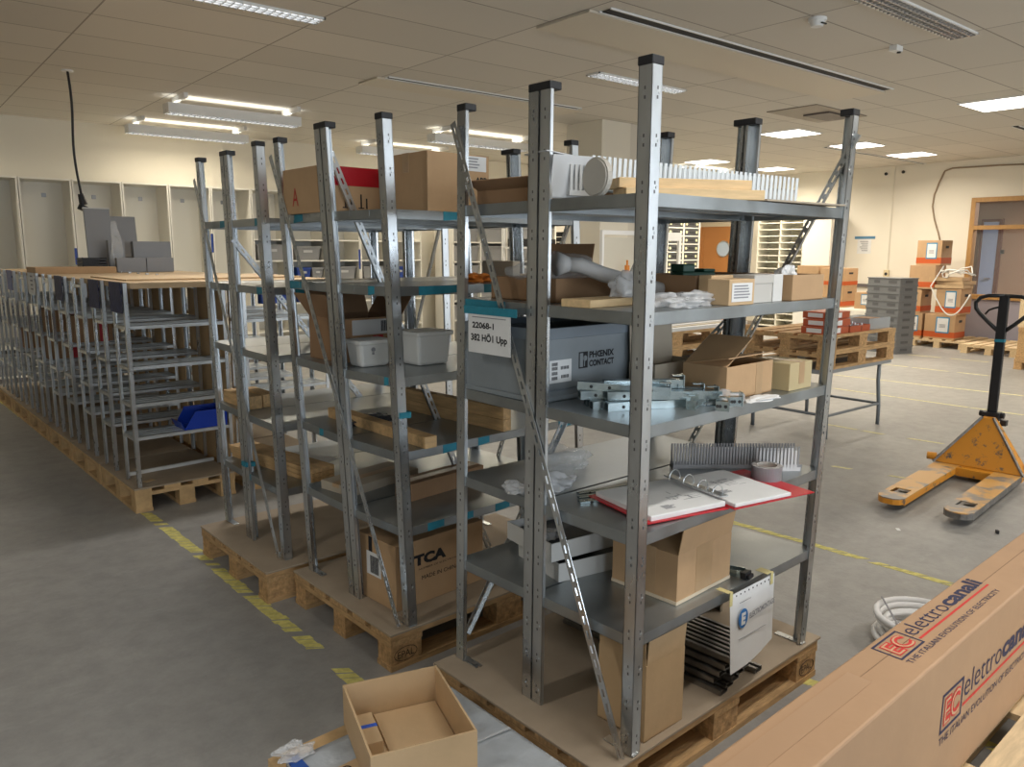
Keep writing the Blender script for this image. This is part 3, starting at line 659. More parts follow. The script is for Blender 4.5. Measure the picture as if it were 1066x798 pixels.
archbox(BX+.05, yy(1000), yy(974)-yy(1000), .45, za+H_+.002, H_+.02, 'archive box with a white label, middle row under the loose lids')
archbox(BX+.0, yy(974)+.03, .42, .42, za+2*H_, H_*.95, 'plain archive box with a hand hole, third layer', paper=False)
archbox(BX+.1, yy(974)+.0, .40, .42, za+3*H_-.016, H_, 'topmost archive box with a blue-edged label under the wall cable')
for k in range(3):
    t = small('loose_lid', ['lowest loose cardboard lid on the archive boxes', 'middle loose cardboard lid on the archive boxes', 'top loose cardboard lid on the archive boxes'][k], 'lid', lambda b: b.box(0, .45, 0, .5, 0, .012).box(0, .45, 0, .012, .012, .055).box(0, .45, .488, .5, .012, .055).box(0, .012, 0, .5, .012, .055).box(.438, .45, 0, .5, .012, .055), CARDL)  # each of these is a loose lid, not a box
    t.location = (BX+.04+.01*k, yy(1001)-.02+.02*k, za+2*H_+.024+.06*k); t.rotation_euler = (0, 0, R((3, -4, 7)[k]))
cb = [(BX+.1+.16*math.cos(a*.5)*(1+.15*math.sin(a)), yy(993)+.24*math.sin(a*.5)*(1+.1*math.sin(a*1.3)), za+2*H_+.25+.03*math.sin(a*.9)+.01*a*.3) for a in range(30)]
cb = [(p[0]+.02*math.sin(i*1.7), p[1]+.03*math.sin(i*2.3), p[2]+.05*math.sin(i*1.1)) for i, p in enumerate(cb)]
for i in range(17):
    s_ = i/16; u = 970+(1012-970)*s_; cb.append((BX-.05-.01*math.sin(s_*3.1), yy(u), za+2*H_+.05-(.40+.12*s_)*math.sin(math.pi*min(s_*.93, 1))))
small('cable_bundle', 'loose white cable coiled over the archive box lids', 'cable', lambda b: b.tube(cb, .011, 6), WHITEP, smooth=True)
pb = thing('empty_pallet', 'empty pale wooden pallet on the floor beside the archive boxes', 'pallet', (11.3, 2.75, 0), 0, 'pallets by the right wall'); pallet_parts(pb, 1.2, .8, LWOOD)
p0 = fl(985, 364); p1 = fl(1032, 366); pb.location = (p0[0]-.2, yy(1010)-.9, 0)
# grey crate stack
a = fl(905, 366); b_ = fl(943, 366)
cx, cy = a[0]-.0, a[1]
for k in range(10):
    W = .60; t = thing('euro_crate', 'grey stacking crate, %s in the stack by the right wall' % ['bottom one', 'second from the floor', 'third from the floor', 'fourth from the floor', 'fifth from the floor', 'sixth from the floor', 'seventh from the floor', 'eighth from the floor', 'ninth from the floor', 'topmost'][k], 'crate', (cx, cy-.40, .001+k*.119), R(-14), 'grey crates stacked by the right wall')
    e = .012
    MB().box(0, .4, 0, W, 0, .01).box(0, e, 0, W, .01, .105).box(.4-e, .4, 0, W, .01, .105).box(e, .4-e, 0, e, .01, .105).box(e, .4-e, W-e, W, .01, .105).build('body', mat('crate_grey', (.16, .165, .17), .45), t)
    MB().box(-.01, .41, -.01, W+.01, .105, .118).box(-.008, .408, -.008, W+.008, .0, .012).build('rim', mat('crate_grey', (.2,)*3), t)
    for bb in ((-.004, 0, W*.1, W*.35, .035, .08), (-.004, 0, W*.62, W*.8, .035, .08), (.12, .28, -.004, 0, .04, .08)): MB().box(*bb).build('hand_grip', mat('crate_slot', (.09, .09, .095), .5), t)
# wooden crates at right edge
a = at(1046, 383, 'z', 0); t0 = (a.x-.25, a.y)
pb = thing('crate_pallet', 'pallet under the old plywood crate at the right edge', 'pallet', (a.x, a.y-.9, 0), 0, 'pallets by the right wall'); pallet_parts(pb, 1.2, .8, PWOOD)
D_ = a.x
t = thing('plywood_crate', 'old brown plywood crate on a pallet at the right edge', 'crate', (a.x+.03, a.y-.87, .1455)); z1 = at(1050, 340, 'x', a.x+.03).z
MB().box(0, 1.1, 0, .76, 0, z1-.1455).build('body', PWOOD, t, bevel=.004); MB().box(-.02, 0, 0, .76, .0, .05).box(-.02, 0, 0, .76, z1-.2, z1-.1455).build('batten', PWOOD, t)
z2 = at(1050, 310, 'x', a.x+.03).z
t = thing('pale_plywood_crate', 'clean pale plywood crate stacked on the old crate', 'crate', (a.x+.03, a.y-.87, z1+.002))
MB().box(0, 1.1, 0, .78, 0, z2-z1).build('body', LWOOD, t, bevel=.004)
text(t, 'S', (-.002, .62, (z2-z1)*.66), (R(90), 0, R(-90)), .12, .09, INK, bold=.04)
MB().box(-.012, 0, 0, .04, 0, z2-z1).build('batten', LWOOD, t)
# boxes seen behind the right-hand post
BX2 = 12.6
def b2(u0, u1, v0, v1, X, label, mt, red, grp=None):
    y1 = at(u0, 300, 'x', X).y; y0 = at(u1, 300, 'x', X).y; z0 = at((u0+u1)/2, v1, 'x', X).z; z1 = at((u0+u1)/2, v0, 'x', X).z
    return y0, y1, z0, z1
y0, y1, z0, z1 = b2(827, 868, 312, 345, 11.6, '', 0, 0)
t = thing('box_table', 'low white cupboard carrying archive boxes behind the right post', 'cupboard', (11.6, y0-.9, 0)); MB().box(0, .6, 0, y1-y0+.9, .05, .62).build('carcass', CREAM2, t, bevel=.004)
MB().box(.02, .58, .02, y1-y0+.88, 0, .05).build('plinth', HOLE, t); 
for k in range(3): MB().box(-.018, 0, .01+k*(y1-y0+.9)/3, (k+1)*(y1-y0+.9)/3-.01, .07, .6).build('door', CREAM2, t)
h = .36
archbox(11.65, y1-.42, .42, .5, .621, h, 'archive box on the low cupboard, lower left behind the right post', paper=False)
archbox(11.65, y1-.90, .44, .5, .621, h, 'archive box on the low cupboard, lower right behind the right post', paper=False)
archbox(11.65, y1-.42, .42, .5, .623+h, h, 'open archive box on the low cupboard, upper left behind the right post', paper=False)
archbox(11.65, y1-.90, .44, .5, .623+h, h*.9, 'archive box on the low cupboard, upper right behind the right post', paper=False)
t = archbox(11.7, y1-1.4, .3, .3, .621, .28, 'small box with a white label at the right end of the low cupboard', paper=True, red=False)
# ================================================================ THE THREE TALL SHELVING UNITS
ZP = .155; ZT = 2.045
def lerp(a, b, k): return a+(b-a)*k
def lpost(mb, b, t, sx, sy, wx=.038, wy=.042, lip=.012, th=.0028, holes=True):
    path = [(lip*1.0*sx, wy*sy), (0, wy*sy), (0, 0), (wx*sx, 0), (wx*sx, lip*sy)]
    for (ax, ay), (cx, cy) in zip(path[:-1], path[1:]):
        d = Vector((cx-ax, cy-ay)).normalized(); n = Vector((-d.y, d.x))
        if n.dot(Vector((wx*sx/2-(ax+cx)/2, wy*sy/2-(ay+cy)/2))) < 0: n = -n
        pts = [(ax, ay), (cx, cy), (cx+n.x*th, cy+n.y*th), (ax+n.x*th, ay+n.y*th)]
        mb.prism(pts, (b[0], b[1], b[2]), (t[0], t[1], t[2]))
    if holes:
        L = t[2]-b[2]; z = .05
        while z < L-.03:
            px = lerp(b[0], t[0], z/L); py = lerp(b[1], t[1], z/L); Z = b[2]+z
            for dz in (-.011, .011):
                mb.box(min(px-sx*.0009, px), max(px-sx*.0009, px), py+sy*.019, py+sy*.0235, Z+dz-.004, Z+dz+.004, 1)
                mb.box(px+sx*.019, px+sx*.0235, min(py-sy*.0009, py), max(py-sy*.0009, py), Z+dz-.004, Z+dz+.004, 1)
            mb.cyl((px-sx*.0016, py+sy*.028, Z), (px, py+sy*.028, Z), .004, 6)
            mb.cyl((px+sx*.028, py-sy*.0016, Z), (px+sx*.028, py, Z), .004, 6)
            z += .11
def shelving(name, label, base, bots, tops, levels, tapes=(), braces=(), plates=()):
    """bots/tops: [near0, near1, near2, far0, far1, far2] in pallet coordinates"""
    bx, by = base; rt = thing(name, label, 'shelving', RK(bx, by, 0), A2, 'double-depth galvanised shelving units')
    def loc(p, z): return Vector((p[0]-bx, p[1]-by, z))
    def P(i, z): k = (z-ZP)/(ZT-ZP); return loc((lerp(bots[i][0], tops[i][0], k), lerp(bots[i][1], tops[i][1], k)), z)
    for i in range(6):
        sx = 1 if i < 3 else -1; j = i % 3
        b = P(i, ZP); t = P(i, ZT-.01); m_ = MB()
        if j == 0: lpost(m_, b, t, sx, 1)
        elif j == 2: lpost(m_, b, t, sx, -1)
        else:
            o = Vector((0, .002, 0)); lpost(m_, b+o, t+o, sx, 1); lpost(m_, b-o, t-o, sx, -1)
        po = m_.build('post', [ZINC, PUNCH], rt)
        cyo = .022 if j == 0 else -.022 if j == 2 else 0; hy = .0235 if j != 1 else .045
        c = t+Vector((sx*.02, cyo, 0))
        MB().box(c.x-.0225, c.x+.0225, c.y-hy, c.y+hy, t.z-.008, t.z+.014).build('end_cap', BLACK, po, bevel=.003)
    for lv, z in enumerate(levels):
        for u in (0, 1):
            q = [P(u, z), P(3+u, z), P(4+u, z), P(1+u, z)]; e = .005
            q = [q[0]+Vector((e, e, 0)), q[1]+Vector((-e, e, 0)), q[2]+Vector((-e, -e, 0)), q[3]+Vector((e, -e, 0))]
            dz = Vector((0, 0, .0018)); m_ = MB(); m_.hexa([p-dz for p in q]+q)
            H = Vector((0, 0, .034))
            for k in range(4):
                a, b = q[k], q[(k+1) % 4]; n = (b-a).normalized(); n = Vector((-n.y, n.x, 0))*.002
                m_.hexa([a-H, b-H, b-H+n, a-H+n, a-dz, b-dz, b-dz+n, a-dz+n])
                m_.hexa([a-H, b-H, b-H+n*7, a-H+n*7, a-H+dz, b-H+dz, b-H+dz+n*7, a-H+dz+n*7])
            for k in (.33, .66):    # stiffening channel below
                a = q[0].lerp(q[3], k); b = q[1].lerp(q[2], k); m_.bar(a-Vector((0, 0, .012)), b-Vector((0, 0, .012)), .03, .02)
            so = m_.build('shelf', SHELF, rt)
            for (tl, tu, side, k0, k1) in tapes:
                if tl != lv or tu != u: continue
                a, b = (q[0], q[1]) if side == 'f' else (q[3], q[0]) if side == 'l' else (q[3], q[2])
                n = (b-a).normalized(); n = Vector((n.y, -n.x, 0))
                if side == 'f' : n = Vector((0, -1, 0))
                if side == 'l': n = Vector((-1, 0, 0))
                p0 = a.lerp(b, k0)-Vector((0, 0, .001)); p1 = a.lerp(b, k1)-Vector((0, 0, .001)); h = Vector((0, 0, .030))
                s_ = Vector((0, 0, .003))
                MB().hexa([p0-h-s_, p1-h+s_, p1-h+s_+n*.0012, p0-h-s_+n*.0012, p0, p1, p1+n*.0012, p0+n*.0012]).build('masking_tape', TEAL, so)
    for (a, b, nrm) in braces:
        a = Vector(a)-Vector((bx, by, 0)); b = Vector(b)-Vector((bx, by, 0))
        MB().slots(a, b, .026, nrm, pitch=.042, slot=.024, sw=.0075).build('diagonal_brace', ZINC, rt)
    for i in (0, 2, 3, 5):
        p = P(i, ZP); s_ = 1 if i % 3 == 0 else -1; sx = 1 if i < 3 else -1
        MB().box(min(p.x+sx*.002, p.x+sx*.030), max(p.x+sx*.002, p.x+sx*.030), min(p.y-s_*.005, p.y+s_*.11), max(p.y-s_*.005, p.y+s_*.11), ZP, ZP+.004).build('foot_plate', ZINC, rt, bevel=.001)
    return rt
def board_sheet(label, x0, x1, y0, y1):
    t = MB().box(x0, x1, y0, y1, .1445, .154).build('fibreboard_sheet', BOARD, bevel=.002); t.rotation_euler = (0, 0, A2)
    return tag(t, label, 'board', 'brown fibreboard sheets on the pallets')
def pal(label, x0, y0, Lx=1.2, Ly=.8, wood=None, group='pallets under the shelving'):
    t = thing('wooden_pallet', label, 'pallet', RK(x0, y0, 0), A2, group); return pallet_parts(t, Lx, Ly, wood)
# 1: front
p1 = pal('wooden pallet under the front shelving unit', -.11, .0)
board_sheet('brown fibreboard sheet under the posts of the front shelving unit', -.112, 1.105, -.004, .806)
def stamp(pal_, s, x, y, face, mt):
    pp = pal_
    o = text(pp, s, (x, y, .045), FRONT, .075, .028, mt, name='burnt_stamp')
    MB().tube([(x+.037+.052*math.cos(a*.3927), y, .059+.028*math.sin(a*.3927)) for a in range(16)], .0014, 4, closed=True).build('stamp_ring', mt, pp)
BURN = mat('burnt_mark', (.06, .035, .02), .8)
stamp(p1, 'EPAL', 1.09, .0005, 'f', BURN)
H6 = lambda l: l
shelving('shelving_unit', 'front galvanised shelving unit nearest the camera, fullest of the three', (0, 0),
  [(.0076, .0038), (-.0108, .407), (-.028, .783), (1.017, .013), (1.0, .405), (1.0, .79)],
  [(-.0656, -.0523), (-.0415, .361), (-.0063, .781), (1.014, -.044), (.9415, .31), (.9815, .716)],
  [1.7326, 1.4353, 1.1347, .8304, .5277],
  tapes=[(3, 1, 'l', .02, .09), (4, 1, 'l', .02, .09), (1, 1, 'l', .0, .62), (0, 1, 'b', .02, .1)],
  braces=[((-.030, .775, 1.99), (-.030, .010, .165), (-1, 0, 0)), ((1.0, -.05, 1.97), (1.005, .76, .42), (1, 0, 0)), ((.965, .80, 1.6), (.03, .80, .22), (0, 1, 0)), ((.99, .40, 1.33), (.99, .76, .95), (1, 0, 0))])
# 2: middle
p2 = pal('wooden pallet under the middle shelving unit', -.12, 1.072)
stamp(p2, 'EPAL', .03, -.0005, 'f', BURN)
board_sheet('brown fibreboard sheet under the posts of the middle shelving unit', -.122, 1.082, 1.068, 1.878)
shelving('shelving_unit', 'middle galvanised shelving unit, marked with many teal tape strips', (-.033, 1.07),
  [(-.0333, 1.0749), (-.0495, 1.4595), (-.0613, 1.8414), (.97, 1.09), (.96, 1.48), (.95, 1.86)],
  [(-.1176, 1.0515), (-.1651, 1.40), (-.1138, 1.90), (.8683, 1.0855), (.8833, 1.5115), (.87, 1.89)],
  [1.731, 1.462, 1.133, .852, .554],
  tapes=[(0, 0, 'l', .0, .08), (0, 0, 'f', .25, .32), (1, 0, 'l', .02, .10), (1, 0, 'l', .62, .72), (1, 0, 'f', .12, .3), (1, 0, 'f', .44, .6), (2, 0, 'l', .80, .87),
         (0, 1, 'l', .3, .5), (1, 1, 'l', .0, .35),
         (3, 0, 'f', .20, .30), (3, 0, 'f', .38, .44), (3, 0, 'f', .65, .73), (3, 0, 'f', .85, .93), (3, 1, 'l', .5, .58),
         (4, 0, 'f', .11, .19), (4, 0, 'f', .26, .34), (4, 0, 'f', .46, .54), (4, 0, 'f', .70, .75)],
  braces=[((-.148, 1.86, 1.97), (-.076, 1.083, .17), (-1, 0, 0)), ((-.09, 1.46, 1.955), (.69, 1.46, .182), (0, -1, 0)), ((.87, 1.10, 1.80), (.93, 1.80, .25), (1, 0, 0))])
# 3: rear
p3 = pal('wooden pallet under the rear shelving unit', -.225, 1.935)
board_sheet('brown fibreboard sheet under the posts of the rear shelving unit', -.228, .98, 1.93, 2.742)
shelving('shelving_unit', 'rear galvanised shelving unit, nearest the rows of low racks', (-.1, 2.0),
  [(-.0991, 2.0073), (-.1058, 2.3892), (-.0932, 2.74), (.90, 2.0), (.90, 2.38), (.90, 2.74)],
  [(-.1352, 2.0247), (-.101, 2.4723), (-.094, 2.8564), (.8725, 2.02), (.8725, 2.3741), (.8974, 2.7809)],
  [1.727, 1.425, 1.119, .80, .495],
  tapes=[(0, 0, 'l', .8, .95), (0, 1, 'l', .7, .9), (1, 0, 'l', .72, .9), (2, 1, 'l', .75, .9), (2, 0, 'l', .0, .1), (4, 0, 'l', .0, .12), (1, 0, 'f', .1, .25)],
  braces=[((-.112, 2.84, 1.94), (-.125, 2.02, .17), (-1, 0, 0)), ((-.10, 2.41, 1.64), (.60, 2.41, .75), (0, -1, 0)), ((.885, 2.05, 1.83), (.90, 2.7, .35), (1, 0, 0))])
# tape wrapped round posts
def wrap(x, y, z, wx, wy, label):
    o = MB().box(-.004, wx, -.004, wy, 0, .022).build('tape_wrap', TEAL); o.location = RK(x, y, z); o.rotation_euler = (0, R(3), A2); return tag(o, label, 'tape', 'tape wraps on posts')
wrap(-.062, 1.064, .985, .046, .046, 'teal tape wrapped around the front post of the middle shelving unit')
wrap(-.112, 2.375, .53, .046, .05, 'teal tape wrapped low around the middle post of the rear shelving unit')
# ================================================================ THINGS ON THE FRONT SHELVES
def on(x, y, z): return RK(x, y, z)
Z1, Z2, Z3, Z4, Z5 = 1.7331, 1.4358, 1.1352, .8309, .5282
def plank(label, x, y, z, L, w, h, rz, mt=WOOD, group='wooden boards on the shelves'):
    o = MB().box(0, L, 0, w, 0, h).build('wooden_board', mt, bevel=.002); o.location = on(x, y, z); o.rotation_euler = (0, 0, A2+rz); return tag(o, label, 'board', group)
LW = mat('fresh_pine', (.66, .47, .25), .6, 0, .12, 9, .08, 30, stretch=(1, 7, 7))
# top shelf
plank('lower short pine board on the top front shelf', .07, .135, Z1, .42, .10, .028, R(-28), LW)
plank('upper short pine board resting on the other one, top front shelf', .075, .165, Z1+.0285, .40, .10, .028, R(-29), LW)
def comb(label, x, y, z, L, rz, mt, h=.058, w=.04, pitch=.0125, both=True, name='slotted_trunking', ch=None):
    t = thing(name, label, 'cable trunking', on(x, y, z), A2+rz, 'slotted cable trunking')
    b = MB().box(0, L, 0, w, 0, .002).box(0, L, 0, .0018, .002, .014).box(0, L, w-.0018, w, .002, .014).build('channel', mt, t)
    g = MB(); g2 = MB(); n = int(L/pitch)
    for i in range(n):
        x0 = i*pitch+.002
        g.box(x0, x0+pitch*.58, 0, .0018, .014, h)
        if both: g2.box(x0, x0+pitch*.58, w-.0018, w, .014, h)
    g.build('fingers', mt, t)
    if both: g2.build('fingers', mt, t)
    return t
comb('long pale slotted trunking lying on the top front shelf behind the boards', .12, .315, Z1+.036, .80, R(-17.5), mat('trunking_white', (.66, .70, .72), .45), h=.095, w=.06, pitch=.018).rotation_euler = (0, R(2.5), A2+R(-17.5))
comb('short piece of slotted trunking beside the round grey cap, top front shelf', .02, .30, Z1+.012, .10, R(-12), mat('trunking_grey', (.42, .42, .41), .5), h=.085, w=.05, pitch=.016)
# grey trunking offcut with a round cap
t = thing('trunking_box', 'grey open trunking offcut tilted on the top front shelf', 'cable trunking', on(-.03, .33, Z1+.003), A2+R(-12))
q = MB(); q.box(0, .16, 0, .004, 0, .12).box(0, .16, 0, .10, 0, .004).box(0, .16, .096, .10, 0, .09); o = q.build('channel', DUCT, t); o.rotation_euler = (R(10), 0, 0)
MB().box(-.03, .12, -.01, .11, .124, .127).build('cover', DUCT, t).rotation_euler = (0, R(6), 0)
o = MB().cyl((0, 0, 0), (.016, 0, 0), .052, 28).cyl((-.004, 0, 0), (0, 0, 0), .047, 28).build('round_cap', mat('cap_beige', (.46, .43, .38), .5)); o.location = on(.0, .185, Z1+.053); o.rotation_euler = (0, 0, A2+R(-6)); tag(o, 'round beige-grey end cap standing on edge on the top front shelf', 'cap')
t = carton('flat crushed brown cardboard box on the top front shelf between the left posts', on(.045, .42, Z1), A2+R(4), (.27, .30, .045), CARDD, {'l': 62, 'f': 60, 'r': 60}, fl=.055)
t = carton('second crushed cardboard box leaning behind the first on the top front shelf', on(.34, .56, Z1), A2-R(12), (.28, .24, .06), CARDD, {'l': 60, 'f': 80}, fl=.1)
o = MB().box(0, .42, 0, .20, 0, .005).build('cardboard_sheet', CARDG); o.location = on(.47, -.052, Z1+.001); o.rotation_euler = (R(1), 0, A2+R(-4)); tag(o, 'flat cardboard sheet lying at the right end of the top front shelf', 'cardboard')
t = thing('rolled_plastic', 'rolled sheet of clear plastic behind the cardboard sheet, top front shelf', 'plastic roll', on(.74, .24, Z1), A2)
MB().cyl((0, 0, .035), (.2, -.1, .035), .034, 18).build('roll', BAGW, t, smooth=True)
for k, (x, y) in enumerate(((.50, .165), (.53, .16), (.66, .12), (.685, .115))):
    t = tag(MB().tube([(x_*.018, 0, .022+.022*math.sin(a*.5236)) for a in range(12) for x_ in [math.cos(a*.5236)]], .0022, 5, closed=True).build('steel_ring', ZINC), 'thin steel ring standing by the trunking, %s of four on the top front shelf' % ['leftmost', 'second', 'third', 'rightmost'][k], 'ring', 'steel rings on the top shelf')
    t.location = on(x, y, Z1); t.rotation_euler = (0, 0, R(35))
# second shelf
t = carton('shallow cardboard tray holding a plastic bag on the second front shelf', on(.055, .385, Z2), A2, (.25, .30, .072), CARDD, {}, cat='box')
o = crumple(MB(), (0, 0, 0), .13, .13, .07, 3, .45, flat=True).build('plastic_bag', BAG, smooth=True); o.location = on(.19, .52, Z2+.03); tag(o, 'clear plastic bag bulging out of the shallow cardboard tray', 'bag')
t = carton('dark upright cardboard carton with a raised flap at the back of the second front shelf', on(.33, .50, Z2), A2+R(5), (.2, .2, .08), CARDD, {'l': -12, 'b': 20}, fl=.1)
tb = MB(); tb.tube([(.00, .02, .115), (.03, 0, .112), (.10, -.03, .085), (.2, -.06, .06), (.3, -.09, .035)], .023, 16); tb.cyl((.0, .02, .115), (-.035, .03, .116), .023, 16, r2=.036)
o = tb.build('grey_pipe', mat('grey_paper', (.45, .44, .43), .6), smooth=True); o.location = on(.07, .33, Z2); o.rotation_euler = (0, 0, A2); tag(o, 'grey plastic pipe sloping down across the tray on the second front shelf', 'pipe')
plank('short pine board poking out over the left end of the second front shelf', -.03, .165, Z2, .42, .105, .022, R(4), LW)
o = crumple(MB(), (0, 0, 0), .055, .045, .045, 11, .8).build('clear_bag_of_parts', BAGW, smooth=True); o.location = on(.17, .20, Z2+.024); tag(o, 'small clear bag of parts on the pine board, second front shelf', 'bag')
for k, (x, y, sx, sy, sz) in enumerate([(.24, .10, .08, .05, .022), (.34, .08, .09, .05, .025), (.20, .03, .05, .04, .016)]):
    o = crumple(MB(), (0, 0, 0), sx, sy, sz, 20+k, .9).build('clear_bag_of_parts', BAGW, smooth=True); o.location = on(x, y, Z2+.0); tag(o, ['left crinkled clear bag right of the front post, second front shelf', 'right crinkled clear bag on the second front shelf', 'small crinkled clear bag at the edge of the second front shelf'][k], 'bag')
t = carton('long dark open cardboard tray in the middle of the second front shelf', on(.385, .12, Z2), A2, (.44, .24, .082), CARDD, {}, )
o = MB().box(0, .14, 0, .06, 0, .05).box(.0, .05, .0, .06, .05, .075).box(.09, .14, 0, .06, .05, .06).build('green_offcut', mat('dark_green', (.008, .05, .03), .5), bevel=.004); o.location = on(.43, .2, Z2+.0045); o.location.z += .035; o.rotation_euler = (0, 0, A2-R(10)); tag(o, 'dark green plastic part sticking out of the dark cardboard tray', 'part')
t = carton('small cardboard box with a large white label on the second front shelf', on(.358, -.015, Z2), A2, (.132, .075, .075), CARDL, None, tape=False)
label_patch(t, 'f', .012, .118, .010, .064, lines=5, at_=-.0005)
t = carton('box lid tucked behind the white-labelled box, second front shelf', on(.385, .065, Z2), A2, (.115, .045, .084), CARDL, None, tape=False)
GWB = mat('grey_white_card', (.52, .50, .46), .6)
t = carton('pale grey-white box beside the white-labelled box, second front shelf', on(.510, .0, Z2), A2, (.105, .10, .082), GWB, None, tape=False)
MB().box(-.002, .107, -.002, .102, .060, .084).build('lid', GWB, t)
t = carton('narrow white box standing against the pale grey-white box, second front shelf', on(.622, .0, Z2), A2, (.055, .10, .085), mat('white_card', (.66, .65, .62)), None, tape=False)
t = carton('small open brown carton at the right end of the second front shelf', on(.70, -.02, Z2), A2+R(0), (.20, .14, .082), CARD, {'b': 95}, fl=.05)
o = crumple(MB(), (0, 0, 0), .035, .03, .03, 31, .6).build('crumpled_paper', PAPER); o.location = on(.78, .05, Z2+.06); tag(o, 'crumpled white paper on top of the small brown carton', 'paper')
# third shelf
t = thing('storage_crate', 'large blue-grey plastic crate with a printed logo on the third front shelf', 'crate', on(-.012, .385, Z3), A2)
GP = GREYP
b = MB(); e = .012
b.hexa([(.012, .012, 0), (.588, .012, 0), (.588, .368, 0), (.012, .368, 0), (.012, .012, .008), (.588, .012, .008), (.588, .368, .008), (.012, .368, .008)])
for (x0, x1, y0, y1) in ((.006, .594, .006, .014), (.006, .594, .366, .374), (.006, .014, .014, .366), (.586, .594, .014, .366)): b.box(x0, x1, y0, y1, .008, .2)
b.build('body', GP, t)
MB().box(-.002, .602, -.002, .006, .19, .225).box(-.002, .602, .374, .382, .19, .225).box(-.002, .006, .006, .374, .19, .225).box(.594, .602, .006, .374, .19, .225).box(0, .6, .0, .004, .03, .036).build('rim', mat('crate_rim', (.17, .2, .23), .45), t, bevel=.002)
MB().box(0, .6, .0, .006, .0, .016).box(0, .006, 0, .38, 0, .016).build('foot_rim', GP, t, bevel=.002)
lp = label_patch(t, 'f', .05, .145, .055, .125, at_=.006)
l = MB()
for i, (a, c, z) in enumerate([(.06, .085, .065), (.06, .085, .08), (.06, .085, .095), (.06, .085, .108), (.098, .135, .095), (.1, .135, .068)]):
    for k in range(6): l.box(a+k*(c-a)/6, a+k*(c-a)/6+(c-a)/11, .0042, .005, z, z+.010)
l.build('barcode', INK, lp)
text(t, 'PHŒNIX', (.225, .0050, .120), FRONT, .118, .021, INK, name='printed_logo', bold=.04)
text(t, 'CONTACT', (.225, .0050, .092), FRONT, .118, .021, INK, name='printed_logo', bold=.04)
g = MB(); g.box(.178, .218, .0048, .0055, .090, .094).box(.178, .218, .0048, .0055, .138, .142).box(.178, .182, .0048, .0055, .094, .138).box(.198, .218, .0048, .0055, .094, .138); g.build('logo_block', INK, t)
g = MB(); g.cyl((.206, .0043, .121), (.206, .0047, .121), .009, 14).box(.201, .205, .0043, .0047, .096, .128); g.build('logo_letter', GP, t)
# shiny zinc brackets
BR = mat('zinc_bright', (.46, .54, .56), .22, .95, .2, 15)
def bracket(label, x, y, z, L, rz, ry=0, w=.042, h=.036, end=True):
    t = thing('steel_bracket', label, 'bracket', on(x, y, z), A2+rz, 'zinc-plated brackets heaped on the third shelf'); t.rotation_euler = (0, ry, A2+rz)
    b = MB().box(0, L, 0, w, 0, .0025).box(0, L, 0, .0025, .0025, h).box(0, L, w-.0025, w, .0025, h).box(0, L, .0025, .01, h-.0025, h).box(0, L, w-.01, w-.0025, h-.0025, h)
    b.build('channel', BR, t)
    hq = MB()
    for k in (.15, .35, .8): hq.cyl((L*k, -.0006, h*.5), (L*k, .0, h*.5), .005, 10)
    hq.build('hole', HOLE, t)
    if end: MB().box(L, L+.003, -.004, w+.004, -.0, h+.014).box(L-.03, L, w*.2, w*.8, h+.010, h+.013).build('end_plate', BR, t)
    return t
rb = random.Random(3)
bl_ = [(.045, .215, 0, .33, -27, 0), (.06, .17, 0, .32, -24, 0), (.07, .265, 0, .34, -32, 0), (.04, .26, .025, .30, -31, 0), (.09, .20, .0255, .33, -36, 0), (.14, .26, .0255, .30, -41, 0), (.05, .285, .051, .27, -47, 3), (.12, .24, .0515, .24, -36, 0)]
names = ['bottom left', 'bottom front', 'bottom rear', 'second layer left', 'second layer middle', 'second layer rear', 'top left', 'top right']
for (x, y, dz, L, a, b_), nm in zip(bl_, names):
    bracket('zinc-plated channel bracket in the heap, %s' % nm, x, y, Z3+dz, L, R(a), R(b_), w=.032, h=.024)
for k, (x, y, a, z_) in enumerate([(.36, .01, 15, 0), (.40, -.01, -40, 0), (.31, -.02, -60, 0), (.34, .08, 10, 0), (.27, .02, 30, 0)]):
    bracket('short bracket clamp at the right of the heap, number %s from the post' % ['one', 'two', 'three', 'four', 'five'][k], x, y, Z3, .035, R(a), w=.028, h=.028, end=True)
o = crumple(MB(), (0, 0, 0), .06, .035, .022, 41, .8).build('clear_bag_of_parts', BAGW, smooth=True); o.location = on(.43, .03, Z3); tag(o, 'clear bag of small parts in front of the open carton, third front shelf', 'bag')
o = crumple(MB(), (0, 0, 0), .07, .03, .008, 42, .5).build('folded_paper', PAPER); o.location = on(.57, -.015, Z3); tag(o, 'folded white paper by the open carton, third front shelf', 'paper')
t = carton('open brown carton with a half-raised flap on the third front shelf', on(.455, .042, Z3), A2+R(1), (.272, .16, .105), CARD, {'b': -80, 'l': -60}, fl=.165)
for ch in list(t.children):
    pass
MB().box(.17, .21, -.0008, 0, .0, .105).build('packing_tape', PARCEL, t)
t = carton('dim carton with a tall upright flap behind the open brown carton', on(.385, .262, Z3), A2+R(1), (.235, .105, .095), CARDG, {'b': 4}, fl=.185)
t = carton('small closed tan carton at the right end of the third front shelf', on(.765, .005, Z3), A2, (.145, .15, .092), mat('tan_card', (.50, .40, .22)), None, tape=False)
MB().box(.06, .095, -.0008, 0, .02, .092).build('packing_tape', PARCEL, t); MB().box(.06, .095, 0, .15, .092, .0928).build('packing_tape', PARCEL, t)
